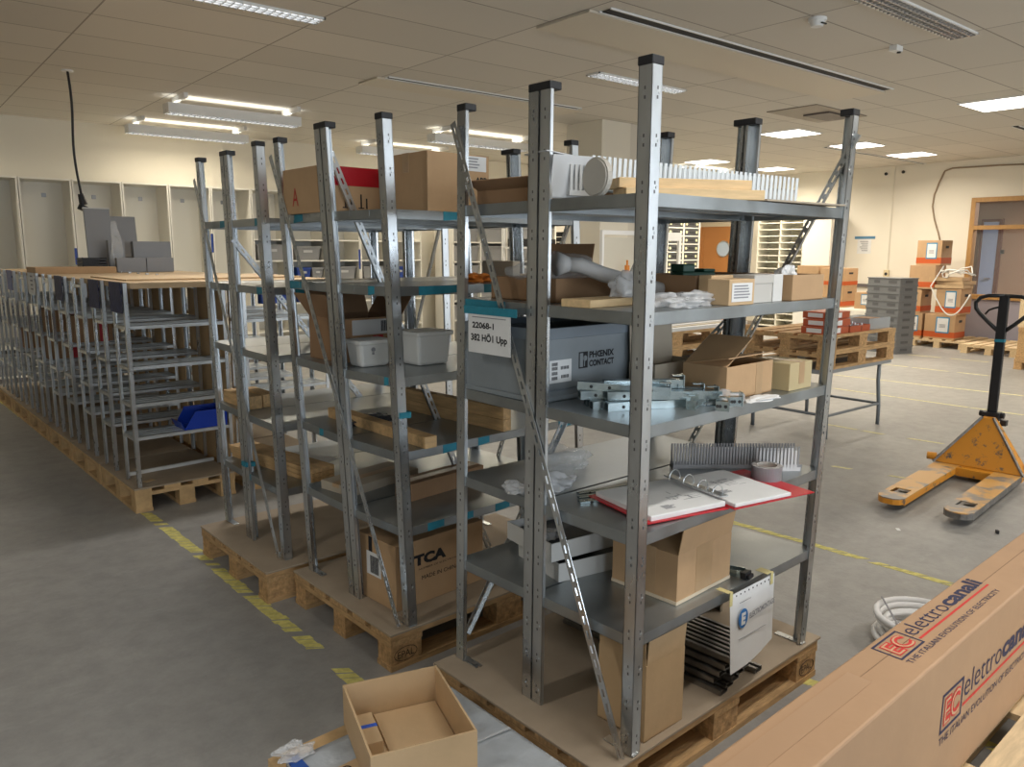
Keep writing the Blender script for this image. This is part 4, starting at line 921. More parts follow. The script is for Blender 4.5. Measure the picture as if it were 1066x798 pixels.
# fourth shelf: binder, trunking, tape roll, bags, strips
t = thing('ring_binder', 'open red ring binder full of drawings on the fourth front shelf', 'binder', on(.235, .02, Z4+.001), A2+R(-12))
REDB = mat('red_binder', (.50, .012, .02), .35)
b = MB(); b.box(-.16, .15, -.03, .26, 0, .003).build('left_cover', REDB, t).rotation_euler = (0, R(1), 0)
MB().box(.152, .50, -.05, .25, 0, .003).build('right_cover', REDB, t)
MB().box(-.14, .145, -.02, .25, .0035, .020).build('left_papers', PAPER, t, bevel=.003)
MB().box(.16, .40, -.045, .25, .0035, .016).build('right_papers', PAPER, t, bevel=.003)
MB().box(.135, .165, -.01, .25, .029, .034).build('ring_bar', ZINC, t)
for k in range(4):
    y = .02+k*.065; MB().tube([(.150+.022*math.cos(a*math.pi/10), y, .032+.026*math.sin(a*math.pi/10)) for a in range(11)], .0018, 6).build('ring', ZINC, t)
rnd = random.Random(9)
for (x0, y0, sc) in ((.0, .05, 1), (.25, .09, 1)):
    d_ = MB()
    for k in range(16):
        a = rnd.uniform(0, .09); c = rnd.uniform(0, .07); L = rnd.uniform(.02, .05)
        zz_ = .0204 if x0 < .1 else .0164
        if k % 2: d_.box(x0+a, x0+a+L, y0+c, y0+c+.0012, zz_, zz_+.0004)
        else: d_.box(x0+a, x0+a+.0012, y0+c, y0+c+L*.6, zz_, zz_+.0004)
    for k in range(5): d_.box(x0-.06, x0-.06+rnd.uniform(.03, .06), y0-.04+k*.006, y0-.037+k*.006, zz_, zz_+.0004)
    d_.build('printed_drawing', GINK, t)
comb('long dark slotted trunking along the back of the front half, fourth front shelf', .60, .335, Z4, .46, R(-40), mat('trunking_dark', (.30, .29, .29), .45), h=.08, w=.05, pitch=.0105)
comb('short pale slotted trunking offcut at the right end of the fourth front shelf', .80, .12, Z4, .15, R(-40), mat('trunking_pale', (.62, .60, .6), .4), h=.075, w=.035, pitch=.0125)
t = thing('tape_roll', 'roll of grey duct tape on the fourth front shelf behind the red binder', 'tape roll', on(.735, .05, Z4), A2)
prof = [(.022, 0), (.05, 0), (.05, .05), (.022, .05)]
def lathe(prof, n=36):
    vs = []; fs = []; k = len(prof)
    for i in range(n):
        a = 2*math.pi*i/n
        for (r_, z_) in prof: vs.append((r_*math.cos(a), r_*math.sin(a), z_))
    for i in range(n):
        for j in range(k): fs.append((i*k+j, i*k+(j+1) % k, ((i+1) % n)*k+(j+1) % k, ((i+1) % n)*k+j))
    return vs, fs
MB().add(*lathe([(.036, 0), (.05, 0), (.05, .05), (.036, .05)])).build('tape', mat('duct_tape', (.26, .25, .26), .35, .2), t); MB().add(*lathe([(.0335, .0), (.0358, 0), (.0358, .051), (.0335, .051)])).build('core', mat('core_card', (.5, .47, .42)), t)
o = crumple(MB(), (0, 0, 0), .11, .09, .045, 51, .7).build('plastic_bag', BAG, smooth=True); o.location = on(.29, .60, Z4); tag(o, 'large clear bag of parts on the fourth front shelf, rear half', 'bag')
for k in range(3):
    o = crumple(MB(), (0, 0, 0), (.05, .045, .03)[k], .04, (.03, .025, .02)[k], 55+k, .7).build('clear_bag_of_parts', BAGW, smooth=True); o.location = on((.14, .07, .0)[k], (.44, .47, .50)[k], Z4); tag(o, ['crinkled clear bag behind the slotted brace, fourth front shelf', 'small cloudy bag left of the crinkled one, fourth front shelf', 'tiny ball of packing paper at the left of the fourth front shelf'][k], 'bag')
for k in range(3):
    bracket(['zinc strip lying under the red binder, leftmost', 'zinc strip lying under the red binder, middle', 'zinc strip lying under the red binder, rightmost'][k], .07+.03*k, .28+.03*k, Z4, .24, R(-25+4*k), w=.025, h=.006, end=False)['group'] = 'zinc strips by the binder'
# fifth shelf
WB = mat('white_box', (.60, .59, .56), .5)
for k, (x, y, z, a) in enumerate([(.10, .40, 0, -12), (.085, .42, .066, -8)]):
    t = thing('tray_box', ['lower white tray box of parts on the bottom front shelf', 'upper white tray box stacked across the lower one, bottom front shelf'][k], 'box', on(x, y, Z5+z), A2+R(a), 'white tray boxes')
    W, D, H = .34, .26, .062
    MB().box(0, W, 0, D, 0, .003).box(0, W, 0, .004, .003, H).box(0, W, D-.004, D, .003, H).box(0, .004, .004, D-.004, .003, H).box(W-.004, W, .004, D-.004, .003, H).build('body', WB, t)
    MB().box(.01, W-.01, .01, D-.01, .003, .035).build('foam_insert', DARKB, t)
    o = crumple(MB(), (0, 0, 0), .05, .05, .012, 61+k, .7).build('clear_bag_of_parts', BAGW, smooth=True); o.location = on(x+.08, y+.12, Z5+z+.036); tag(o, ['clear bag of screws inside the lower white tray box', 'clear bag of screws inside the upper white tray box'][k], 'bag')
t = carton('taped brown carton with one raised flap on the bottom front shelf', on(.250, .045, Z5), A2+R(2), (.30, .25, .160), CARD, {'f': 10, 'l': -70, 'b': -60}, fl=.095)
MB().box(.10, .19, -.0008, 0, 0, .165).box(-.0008, 0, .08, .16, 0, .165).build('packing_tape', PARCEL, t); MB().box(-.002, .302, -.002, .252, .001, .012).build('worn_bottom_edge', mat('pale_card', (.62, .52, .38)), t)
t = thing('threaded_channel', 'zinc channel with threaded holes beside the brown carton, bottom front shelf', 'channel', on(.575, .03, Z5), A2+R(4))
t.rotation_euler = (R(-8), 0, A2+R(4))
MB().box(0, .04, 0, .30, 0, .003).box(0, .003, 0, .30, .003, .025).box(.037, .04, 0, .30, .003, .025).build('channel', BR, t)
MB().box(.0, .04, -.02, -.001, -.0, .02).box(.005, .035, -.03, -.02, .0, .012).build('black_clip', BLACK, t)
# hanging paper in a punched pocket
t = thing('paper_pocket', 'white sheet in a punched plastic pocket taped to the bottom front shelf edge', 'paper', on(.430, -.012, 0), A2)
n = 10; vs = []; fs = []
for j in range(n+1):
    for i in range(n+1):
        x = .262*i/n; k = j/n; zt_ = lerp(.530, .532, i/n); zb_ = lerp(.270, .300, i/n)
        vs.append((x+.004*math.sin(k*3), -.014-.012*k*math.sin(i/n*3.1+.5)-.01*k*k, lerp(zt_, zb_, k)))
m0 = len(vs)
vs += [(x, y+.0006, z) for x, y, z in vs]
for j in range(n):
    for i in range(n):
        a = j*(n+1)+i; fs.append((a, a+1, a+n+2, a+n+1)); fs.append((m0+a+n+1, m0+a+n+2, m0+a+1, m0+a))
MB().add(vs, fs).build('sheet', PAPER, t, smooth=True)
hs = MB()
for k in range(11): x = .012+k*.0238; hs.cyl((x, -.0155, .520), (x, -.0138, .520), .0028, 8)
hs.build('punched_hole', INK, t)
lg = MB().cyl((.065, -.0262, .44), (.065, -.0250, .44), .026, 28).build('logo_disc', mat('logo_blue', (.03, .16, .42)), t); lg.scale = (1, 1, 1.25); lg.location = (0, 0, -.11)
text(t, 'E', (.053, -.0268, .418), FRONT, .024, .042, PAPER, name='logo_letter', bold=.06)
text(t, 'ELEKTROMONTAGE', (.098, -.0285, .428), (R(90), R(-4), 0), .15, .020, GINK, name='printed_text', bold=.03)
MB().box(.04, .20, -.0290, -.0280, .374, .3755).box(.045, .11, -.0225, -.0215, .494, .4955).build('small_print', GINK, t)
MY = mat('masking_yellow', (.62, .54, .25), .6)
MB().box(-.004, .012, -.0170, -.0155, .495, .541).box(-.012, .010, -.0155, .03, .541, .542).build('masking_tape', MY, t); MB().box(.235, .250, -.0170, -.0155, .50, .541).box(.215, .250, -.0155, .03, .541, .542).build('masking_tape', MY, t)
# pallet level
t = carton('plain tan carton standing open under the bottom front shelf', on(.087, .022, .1545), A2+R(0), (.185, .185, .245), CARDL, {'r': -25, 'f': 4, 'b': 2, 'l': 3}, fl=.08)
rr = 0
AL = mat('anodised_rail', (.34, .33, .32), .3, .9, .2, 20)
for i in range(5):
    for j in range(4 if i else 5):
        t = thing('mounting_rail', 'dark metal mounting rail in the bundle on the pallet, layer %s, place %s' % (['one', 'two', 'three', 'four', 'five'][i], ['a', 'b', 'c', 'd', 'e'][j]), 'rail', on(.47+j*.052+.012*i, .015+.012*((i*3+j*5) % 4), .1548+i*.024), A2+R(2), 'mounting rails bundled on the pallet')
        t['label'] = ['lowest', 'second', 'third', 'fourth', 'topmost'][i]+' layer, '+['leftmost', 'second from left', 'middle', 'fourth from left', 'rightmost'][j]+' dark mounting rail end in the bundle behind the hanging sheet'
        L = .70
        MB().box(0, .044, 0, L, 0, .002).box(.0, .002, 0, L, .002, .016).box(.042, .044, 0, L, .002, .016).box(.002, .014, 0, L, .016, .018).box(.030, .042, 0, L, .016, .018).build('profile', AL, t)
# sign hanging at the end of the second shelf
a0 = (-.046, .735)
t = thing('shelf_sign', 'white paper sign reading 22068-1 382 HÖ1 Upp on teal tape at the shelf end', 'sign', on(-.062, .0, 0), A2)
SY0, SY1, SZ0, SZ1 = .455, .657, 1.273, 1.402
MB().box(-.0022, -.0008, SY0, SY1, SZ0, SZ1).build('sheet', PAPER, t)
MB().box(-.0036, -.0023, SY0-.03, SY1+.02, SZ1-.008, SZ1+.017).build('teal_tape', TEAL, t)
w_ = SY1-SY0; h_ = SZ1-SZ0
text(t, '22068-1', (-.0026, SY1-w_*.10, SZ1-h_*.40), LEFTF, w_*.52, h_*.155, INK, bold=.035)
text(t, '382 HÖ1 Upp', (-.0026, SY1-w_*.07, SZ1-h_*.76), LEFTF, w_*.86, h_*.26, INK, bold=.035)
MB().box(-.003, -.0024, SY0+.02, SY1-.02, SZ1-h_*.14, SZ1-h_*.12).build('small_print', GINK, t)
# ================================================================ THINGS ON THE MIDDLE UNIT
Y1, Y2, Y3, Y4, Y5 = 1.7315, 1.4625, 1.1335, .8525, .5545
t = carton('tall brown carton with a shipping label on top of the middle shelving unit', on(.10, 1.10, Y1), A2, (.29, .28, .215), CARD, None)
label_patch(t, 'f', .17, .275, .155, .235-.025, lines=4, at_=-.0005)
text(t, 'ABB', (.222, -.001, .112), FRONT, .058, .022, INK, bold=.05)
t = carton('carton closed with red tape on top of the middle shelving unit, left end', on(-.135, 1.48, Y1), A2, (.30, .30, .175), CARD, None, tape=False)
MB().box(.065, .302, -.002, .30, .105, .177).box(.03, .05, .001, .3, .02, .177).build('red_tape', mat('red_tape', (.42, .01, .02), .25), t)
g = MB()
for k in (0, .07): g.box(.11+k, .116+k, -.0012, -.0002, .02, .075).box(.10+k, .126+k, -.0012, -.0002, .02, .024).box(.135+k, .141+k, -.0012, -.0002, .02, .06)
g.build('handling_marks', INK, t)
text(t, 'A', (-.0012, .22, .03), LEFTF, .05, .07, mat('red_mark', (.45, .03, .02)), name='red_mark')
t = carton('small flat cardboard piece beside the red-taped carton', on(.18, 1.52, Y1), A2+R(8), (.1, .08, .012), CARD, None, tape=False)
o = crumple(MB(), (0, 0, 0), .06, .05, .02, 71, .8).build('crumpled_net', mat('orange_net', (.55, .17, .02))); o.location = on(.45, 1.25, Y2); tag(o, 'crumpled orange and white packing on the second shelf of the middle unit', 'packing')
plank('pale board lying at the right of the second shelf, middle unit', .62, 1.12, Y2, .25, .12, .03, R(4), LW)
t = carton('pale grey carton at the right of the second shelf, middle unit', on(.56, 1.15, Y2+.0), A2, (.04, .2, .085), CARDG, None, tape=False)
t = carton('open brown carton with a damaged label on the third shelf of the middle unit', on(-.03, 1.53, Y3), A2+R(2), (.30, .26, .18), CARDD, {'l': 35, 'r': 35, 'b': 20}, fl=.12)
l_ = label_patch(t, 'f', .05, .27, .11, .172, at_=-.0005, mt=mat('grey_label', (.5, .5, .49)), lines=0)
g = MB()
for k in range(7): g.box(.19+k*.008, .195+k*.008, -.0025, -.0016, .12, .165)
g.build('barcode', INK, l_)
MB().box(.15, .20, -.0014, -.0004, .075, .105).build('red_label', mat('red_label', (.4, .02, .03)), t)
def tub(label, x, y, z, W, D, H):
    t = thing('plastic_tub', label, 'tub', on(x, y, z), A2, 'white plastic tubs on the middle unit')
    i = .012
    MB().hexa([(i, i, 0), (W-i, i, 0), (W-i, D-i, 0), (i, D-i, 0), (0, 0, H), (W, 0, H), (W, D, H), (0, D, H)]).build('body', WHITEP, t, bevel=.012)
    MB().box(-.004, W+.004, -.004, D+.004, H-.016, H+.0015).build('rim', WHITEP, t, bevel=.004); return t
t = tub('low white plastic tub with a small printed mark on the third shelf, middle unit', -.045, 1.36, Y3, .15, .12, .105)
MB().cyl((.06, .002, .07), (.06, .006, .07), .009, 12).box(.056, .064, .002, .006, .05, .06).build('printed_mark', GINK, t)
tub('taller white plastic tub right of the front post, third shelf of the middle unit', .15, 1.25, Y3, .17, .15, .135)
plank('long pine batten lying across the fourth shelf of the middle unit', .10, 1.062, Y4, .75, .055, .045, R(90), WOODY)
for k in range(2):
    o = plank(['lower', 'upper'][k]+' thick pine board at the right of the fourth shelf, middle unit', .50, 1.09, Y4+.051*k, .66, .045, .05, R(95), WOOD)
o = MB().box(0, .028, -.002, .047, 0, .103).build('blue_tape_strip', mat('blue_tape3', (.03, .20, .38)));
o.location = on(.506, 1.13, Y4); o.rotation_euler = (0, 0, A2+R(95)); tag(o, 'blue tape strip around the thick pine boards', 'tape')
o = crumple(MB(), (0, 0, 0), .10, .07, .02, 81, .8).build('black_bag', mat('black_film', (.05, .05, .055), .2)); o.location = on(.12, 1.62, Y4); tag(o, 'flattened dark plastic bag on the fourth shelf, middle unit', 'bag')
t = carton('brown parcel wrapped in paper on the fifth shelf, middle unit', on(.16, 1.33, Y5), A2+R(5), (.42, .11, .075), CARDD, None)
t = carton('flat brown carton behind the wrapped parcel, fifth shelf of the middle unit', on(.0, 1.55, Y5), A2+R(10), (.4, .2, .04), CARDG, None)
t = carton('large brown carton printed MADE IN CHINA on the pallet of the middle unit', on(.0, 1.215, .1545), A2+R(3), (.47, .27, .275), CARD, None, tape=False)
text(t, 'TCA', (.09, -.001, .165), FRONT, .17, .048, INK, bold=.06, name='printed_logo')
text(t, 'NUMBER OF ELECTRONIC', (.115, -.001, .145), FRONT, .22, .008, INK)
text(t, 'MADE IN CHINA', (.13, -.001, .10), FRONT, .20, .018, INK)
q = label_patch(t, 'l', .10, .2, .11, .21, at_=-.0005); l = MB()
for k in range(12): l.box(-.0025, -.0016, .115+k*.005, .117+k*.005+.001*(k % 2), .12, .195)
l.build('barcode', INK, q)
MB().box(-.0012, -.0003, .16, .185, .2, .275).build('black_strap', INK, t)
# ================================================================ THINGS ON THE REAR UNIT
for k in range(3): plank(['lowest', 'middle', 'topmost'][k]+' of three pine boards on the bottom shelf of the rear unit', .185, 2.03, .4955+.0232*k, .74, .13, .022, R(97+0.6*k), WOOD, 'pine boards on the rear unit')
plank('left thick pine block on the fourth shelf of the rear unit', .015, 2.44, .8005, .30, .075, .065, R(91), WOOD, 'pine boards on the rear unit')
plank('right thick pine block on the fourth shelf of the rear unit', .10, 2.45, .8005, .28, .075, .065, R(90), WOOD, 'pine boards on the rear unit')
o = MB().box(0, .21, 0, .297, 0, .002).build('paper_sheet', PAPER); o.location = on(.20, 2.25, .4957); o.rotation_euler = (0, 0, R(30)); tag(o, 'white sheet of paper on the bottom shelf of the rear unit', 'paper')
# ================================================================ ROWS OF LOW RACKS
RO = Vector((-.397, 3.62, 0))
def RR(x, y, z=0): return RO+Vector((x*math.cos(A2)-y*math.sin(A2), x*math.sin(A2)+y*math.cos(A2), z))
ordn = ['nearest', 'second', 'third', 'fourth', 'fifth', 'sixth', 'seventh', 'eighth', 'ninth', 'tenth', 'eleventh', 'twelfth', 'thirteenth']
hp = None
for row, xo in ((0, 0.0), (1, .72)):
    for k in range(6 if row == 0 else 5):
        lab = 'half-size wooden pallet, %s from the camera in the %s row of low racks' % (ordn[k], ['left', 'right'][row])
        if hp is None:
            hp = thing('half_pallet', lab, 'pallet', RR(.59, .0), A2+R(90), 'half pallets under the low racks'); pallet_parts(hp, .765, .62, mat('half_pallet_wood', (.56, .37, .18), .75, 0, .2, 10, .15, 30)); 
        else: dup(hp, RR(xo+.59, .80*k), A2+R(90), lab)
        o = MB().box(xo-.03, xo+.585, .80*k, .80*k+.765, .1445, .153).build('fibreboard_sheet', BOARD); o.location = RO; o.rotation_euler = (0, 0, A2)
        tag(o, 'brown fibreboard sheet on the %s half pallet of the %s row' % (ordn[k], ['left', 'right'][row]), 'board', 'brown fibreboard sheets on the pallets')
RL = [1.14, .896, .669, .464]
def low_rack(label):
    t = thing('low_rack', label, 'rack', RR(0, .02, .1535), A2, 'low galvanised racks in rows')
    H = 1.24; W = .60; D = .255
    def pst(x, y, sx, sy):
        m_ = MB(); lpost(m_, Vector((x, y, 0)), Vector((x, y, H)), sx, sy, .022, .03, .006, .002, holes=False)
        for z in (.05, .3, .6, .9): m_.cyl((x-sx*.001, y+sy*.015, z), (x, y+sy*.015, z), .004, 6)
        m_.build('post', ZINC, t)
    pst(0, 0, 1, 1); pst(0, D, 1, -1); H -= .036; pst(W, 0, -1, 1); pst(W, D, -1, -1)
    for z in RL:
        z -= .1535; b = MB()
        b.box(.003, W-.003, .003, D-.003, z-.0015, z)
        b.box(.003, W-.003, .003, .006, z-.02, z).box(.003, W-.003, D-.006, D-.003, z-.02, z).box(.003, W-.003, .003, .016, z-.02, z-.018)
        for q in (.07, .125, .18): b.bar((.01, q, z+.0015), (W-.01, q, z+.0015), .014, .003)
        b.build('shelf', mat('rack_shelf', (.55, .57, .57), .36, .65, .12, 8, .03, 30), t)
    for x in (.002, W-.012):
        for z in RL+[1.352]:
            z -= .1535; MB().box(x, x+.008, .004, D-.004, z-.024, z-.004).build('rung', ZINC, t)
    return t
racks = []
lr = low_rack('low galvanised rack at the near end of the left row, holding the blue bin')
ys = [.02+.49*k for k in range(10)]
for row, xo in ((0, 0), (1, .72)):
    for k in range(10):
        if row == 0 and k == 0: continue
        dup(lr, RR(xo, ys[k]+(.02 if row == 1 else 0), .1535), A2, 'low galvanised rack, %s from the near end of the %s row' % (ordn[k], ['left', 'right'][row]))
# tags hanging on the left ends
NV = mat('navy_plastic', (.022, .028, .085), .5, 0, .3, 25, .15, 40, spec=.25)
for k, (i, mt, nm) in enumerate([(0, NV, 'navy'), (1, NV, 'navy'), (3, NV, 'navy'), (5, PAPER, 'white'), (7, BLUEP, 'blue'), (9, PAPER, 'white')]):
    t = thing('rack_tag', ['navy plastic sleeve hanging on the nearest low rack', 'navy plastic sleeve hanging on the second low rack', 'navy plastic sleeve hanging third along the left row of low racks', 'white printed sheet hanging on the left row of low racks', 'bright blue sleeve hanging near the far end of the left row', 'white printed sheet hanging at the far end of the left row'][k], 'tag', RR(-.006, ys[i]+.04, 1.215), A2, 'sleeves hanging on the low racks')
    MB().box(-.003, 0, -.02, .22, 0, .18).build('sleeve', mt, t)
    if mt is PAPER:
        l = MB()
        for j in range(4): l.box(-.004, -.003, .03, .12, .04+j*.035, .052+j*.035)
        l.build('printed_text', GINK, t)
# upright plywood sheets between the rows, plywood on top
for k in range(5):
    o = MB().box(.625, .637, .10+k*.82, .78+k*.82, .154, 1.358).build('plywood_sheet', mat('ply_upright', (.50, .34, .18), .7, 0, .08, 3)); o.location = RO; o.rotation_euler = (0, 0, A2); tag(o, 'upright plywood sheet between the two rows of low racks, %s from the camera' % ordn[k], 'board', 'plywood sheets by the low racks')
for k, (x0, x1, y0, y1, z, h) in enumerate([(.035, 1.36, .0, 1.15, 1.360, .034), (.04, 1.4, 1.17, 2.3, 1.360, .022), (.045, 1.34, 2.32, 3.45, 1.360, .022), (.04, 1.4, 3.48, 4.7, 1.360, .022), (.10, 1.30, .30, 1.10, 1.3945, .010)]):
    o = MB().box(x0, x1, y0, y1, z, z+h).build('plywood_sheet', PLY); o.location = RO; o.rotation_euler = (0, 0, A2+R((0, 0, 0, 0, .6)[k])); tag(o, ['thick plywood sheet laid over the nearest low racks', 'plywood sheet laid over the racks, second from the camera', 'plywood sheet laid over the racks, third from the camera', 'plywood sheet laid over the farthest low racks', 'loose thin plywood sheet on top of the near one'][k], 'board', 'plywood sheets by the low racks')
def RRt(t, x, y, z, rz=0): t.location = RR(x, y, z); t.rotation_euler = (0, 0, A2+rz); return t
ZPL = 1.3825
t = carton('flat brown cardboard carton lying on the plywood over the low racks', (0, 0, 0), 0, (.62, .36, .055), CARD, None, tape=False); RRt(t, .02, 2.55, ZPL)
t = thing('black_crate', 'small black crate on the plywood beside the grey panels', 'crate'); RRt(t, .42, 2.75, ZPL)
b = MB().box(0, .2, 0, .2, 0, .01)
for a_ in range(5): b.box(0, .2, 0, .006, .01+a_*.025, .025+a_*.025).box(0, .006, .006, .2, .01+a_*.025, .025+a_*.025)
b.box(.19, .2, .006, .2, .01, .13).box(.006, .19, .194, .2, .01, .13).box(0, .008, 0, .008, .01, .135).box(.192, .2, 0, .008, .01, .135); b.build('body', BLACK, t)
GPN = mat('grey_panel', (.25, .25, .255), .45, .2, .04, 3)
def gpanel(label, x, y, W, H, th=.03, rx=-6, trim=False):
    t = thing('standing_panel', label, 'panel'); RRt(t, x, y, ZPL); t.rotation_euler = (R(rx), 0, A2)  # stands for a loose grey panel, not a case
    MB().box(0, W, 0, th, 0, H).build('sheet', GPN, t, bevel=.003)
    if trim: MB().box(-.004, W, -.004, th+.002, H-.002, H+.008).build('edge_film', mat('pale_edge', (.68, .68, .66)), t)
    return t
gpanel('tall grey metal panel with a pale top edge standing on the plywood', .56, 3.1, .22, .58, trim=True)
gpanel('wide grey metal panel behind the tall one', .66, 3.25, .38, .52)
gpanel('low grey panel box in front, left', .68, 2.9, .14, .29, .06, -2)
gpanel('low grey panel box in front, right', .90, 2.93, .34, .28, .08, -2)
gpanel('lowest grey panel box in front of the others, left half', .70, 2.75, .25, .13, .06, 0)
gpanel('lowest grey panel box in front of the others, right half', .955, 2.75, .24, .13, .06, 0)
o = crumple(MB(), (0, 0, 0), .05, .02, .25, 90, .6, flat=True).build('plastic_film', BAG, smooth=True); RRt(o, .74, 2.87, ZPL); tag(o, 'strip of clear film hanging on the tall grey panel', 'film')
# blue bin
t = thing('picking_bin', 'bright blue open-fronted picking bin on the bottom shelf of the nearest low rack', 'bin'); RRt(t, .30, .03, .4655)
W, D, H = .27, .19, .115
b = MB(); b.box(0, W, 0, D, 0, .004); b.hexa([(0, 0, .004), (W, 0, .004), (W, .004, .004), (0, .004, .004), (.07, -.01, H), (W, -.01, H), (W, -.006, H), (.07, -.006, H)])
b.hexa([(0, D-.004, .004), (W, D-.004, .004), (W, D, .004), (0, D, .004), (.07, D+.006, H), (W, D+.006, H), (W, D+.01, H), (.07, D+.01, H)])
b.box(W-.004, W, .0, D, .004, H).hexa([(0, .004, .004), (.004, .004, .004), (.004, D-.004, .004), (0, D-.004, .004), (-.02, .0, .05), (-.016, .0, .05), (-.016, D, .05), (-.02, D, .05)])
b.build('body', mat('bright_blue', (.01, .05, .42), .3), t)
MB().box(.065, W+.006, -.016, -.008, H-.012, H).box(.065, W+.006, D+.008, D+.016, H-.012, H).build('rim', mat('bright_blue', (.01, .05, .42)), t)
# cartons inside the racks
for k, (i, z, mt, nm) in enumerate([(3, .897, CARDD, 'brown carton with a red stripe inside the fourth low rack'), (5, .897, CARDD, 'brown carton with a red stripe inside the sixth low rack'), (7, .67, CARDD, 'brown carton with a red stripe inside the eighth low rack'), (5, .67, CARDD, 'lower brown carton with a red stripe inside the sixth low rack')]):
    t = carton(nm, (0, 0, 0), 0, (.26, .18, .2), mt, None, tape=False); RRt(t, .05, ys[i]+.045, z+.0035)
    MB().box(.17, .23, -.001, 0, 0, .2).box(-.001, 0, .12, .17, 0, .2).build('red_stripe', mat('red_stripe', (.4, .01, .02), .5), t)
o = MB().box(0, .035, 0, .02, 0, .002).build('cardboard_scrap', CARDL); RRt(o, .07, .10, .1545, .4); o.scale = (1.8, 1.8, 1.8); tag(o, 'small scrap of cardboard on the floor board of the nearest low rack', 'scrap')
o = MB().bar((.03, .33, .166), (.585, .36, .166), .02, .022).build('white_rail', WHITEP); o.location = RO; o.rotation_euler = (0, 0, A2); tag(o, 'white plastic rail lying at the foot of the nearest low racks', 'rail')
# ================================================================ PALLET TRUCK
t = thing('pallet_truck', 'orange hand pallet truck with worn fork tips and black handle', 'pallet truck', (3.235, .575, 0), R(5.3))
def worn():
    mt = bpy.data.materials.new('worn_orange'); mt.use_nodes = True; N = mt.node_tree.nodes; Lk = mt.node_tree.links; b = N['Principled BSDF']
    tc = N.new('ShaderNodeTexCoord'); n = N.new('ShaderNodeTexNoise'); n.inputs['Scale'].default_value = 14; n.inputs['Detail'].default_value = 8; n.inputs['Roughness'].default_value = .7
    Lk.new(tc.outputs['Object'], n.inputs['Vector']); r_ = N.new('ShaderNodeValToRGB'); Lk.new(n.outputs['Fac'], r_.inputs[0])
    e = r_.color_ramp.elements; e[0].position = .56; e[0].color = (.62, .25, .02, 1); e[1].position = .64; e[1].color = (.10, .085, .07, 1)
    Lk.new(r_.outputs[0], b.inputs['Base Color']); b.inputs['Roughness'].default_value = .45; return mt
WO = worn()
def worntop():
    mt = bpy.data.materials.new('scuffed_pale_orange'); mt.use_nodes = True; N = mt.node_tree.nodes; Lk = mt.node_tree.links; b = N['Principled BSDF']
    tc = N.new('ShaderNodeTexCoord'); n = N.new('ShaderNodeTexNoise'); n.inputs['Scale'].default_value = 7; n.inputs['Detail'].default_value = 9
    Lk.new(tc.outputs['Object'], n.inputs['Vector']); r_ = N.new('ShaderNodeValToRGB'); Lk.new(n.outputs['Fac'], r_.inputs[0])
    e = r_.color_ramp.elements; e[0].position = .5; e[0].color = (.60, .33, .10, 1); e[1].position = .60; e[1].color = (.23, .21, .19, 1)
    Lk.new(r_.outputs[0], b.inputs['Base Color']); b.inputs['Roughness'].default_value = .4; return mt
WT = worntop()
for s_ in (1, -1):
    yc = s_*.19; hw = .08
    out = [(.02, yc-hw*.75), (0, yc-hw*.3), (0, yc+hw*.3), (.02, yc+hw*.75), (.06, yc+hw)]
    ring = [(0.0, -.03), (.0, .03), (.02, .06), (.06, .08)]
    pts = [(.06, yc-hw), (.02, yc-hw*.75), (0, yc-hw*.35), (0, yc+hw*.35), (.02, yc+hw*.75), (.06, yc+hw)]
    m_ = MB(); top = .085
    # top plate with the roller opening, built from pieces
    hx0, hx1, hy = .16, .27, .048
    m_.prism([(hx0, yc-hw), (.06, yc-hw), (.02, yc-hw*.75), (0, yc-hw*.35), (0, yc+hw*.35), (.02, yc+hw*.75), (.06, yc+hw), (hx0, yc+hw)], (0, 0, top-.006), (0, 0, top))
    m_.box(hx0, hx1, yc-hw, yc-hy, top-.006, top).box(hx0, hx1, yc+hy, yc+hw, top-.006, top).box(hx1, 1.18, yc-hw, yc+hw, top-.006, top)
    fk = m_.build('fork', WT, t)
    s = MB(); s.box(.06, 1.18, yc-hw, yc-hw+.006, .038, top-.006).box(.06, 1.18, yc+hw-.006, yc+hw, .038, top-.006)
    s.prism([(.06, yc-hw), (.02, yc-hw*.75), (0, yc-hw*.35), (0, yc+hw*.35), (.02, yc+hw*.75), (.06, yc+hw), (.055, yc+hw-.008), (.02, yc+hw*.6), (.008, yc), (.02, yc-hw*.6), (.055, yc-hw+.008)], (0, 0, .045), (0, 0, top-.006))
    s.build('fork_side', WORN if s_ < 0 else WO, fk)
    MB().cyl((.215, yc-.04, .037), (.215, yc+.04, .037), .036, 16).build('load_roller', mat('roller', (.25, .24, .22), .4, .3), fk)
    MB().box(.27, .33, yc-.04, yc+.04, .03, .05).box(.1, .16, yc-.04, yc+.04, .03, .05).build('roller_frame', WORN, fk)
m_ = MB(); m_.box(1.06, 1.24, -.11, .11, .030, .085).box(1.18, 1.26, -.27, .27, .03, .10); m_.build('cross_beam', WO, t)
m_ = MB(); P = [(1.14, -.285, .085), (1.14, .285, .085), (1.30, .035, .43), (1.30, -.035, .43)]; Q = [(1.36, -.26, .085), (1.36, .26, .085), (1.36, .04, .43), (1.36, -.04, .43)]
m_.add(P+Q, [(0, 1, 2, 3), (4, 7, 6, 5), (0, 4, 5, 1), (1, 5, 6, 2), (2, 6, 7, 3), (3, 7, 4, 0)]); m_.build('mast_housing', WO, t, bevel=.008)
m_ = MB()
for (a, c) in (((1.135, -.285, .085), (1.295, -.035, .432)), ((1.135, .285, .085), (1.295, .035, .432))): m_.bar(a, c, .014, .014)
m_.build('edge_trim', WORN, t)
MB().cyl((1.16, .27, .12), (1.15, .33, .12), .028, 12).build('pivot_pin', WO, t); MB().cyl((1.30, -.27, .12), (1.30, -.33, .12), .03, 12).build('pivot_pin', WO, t)
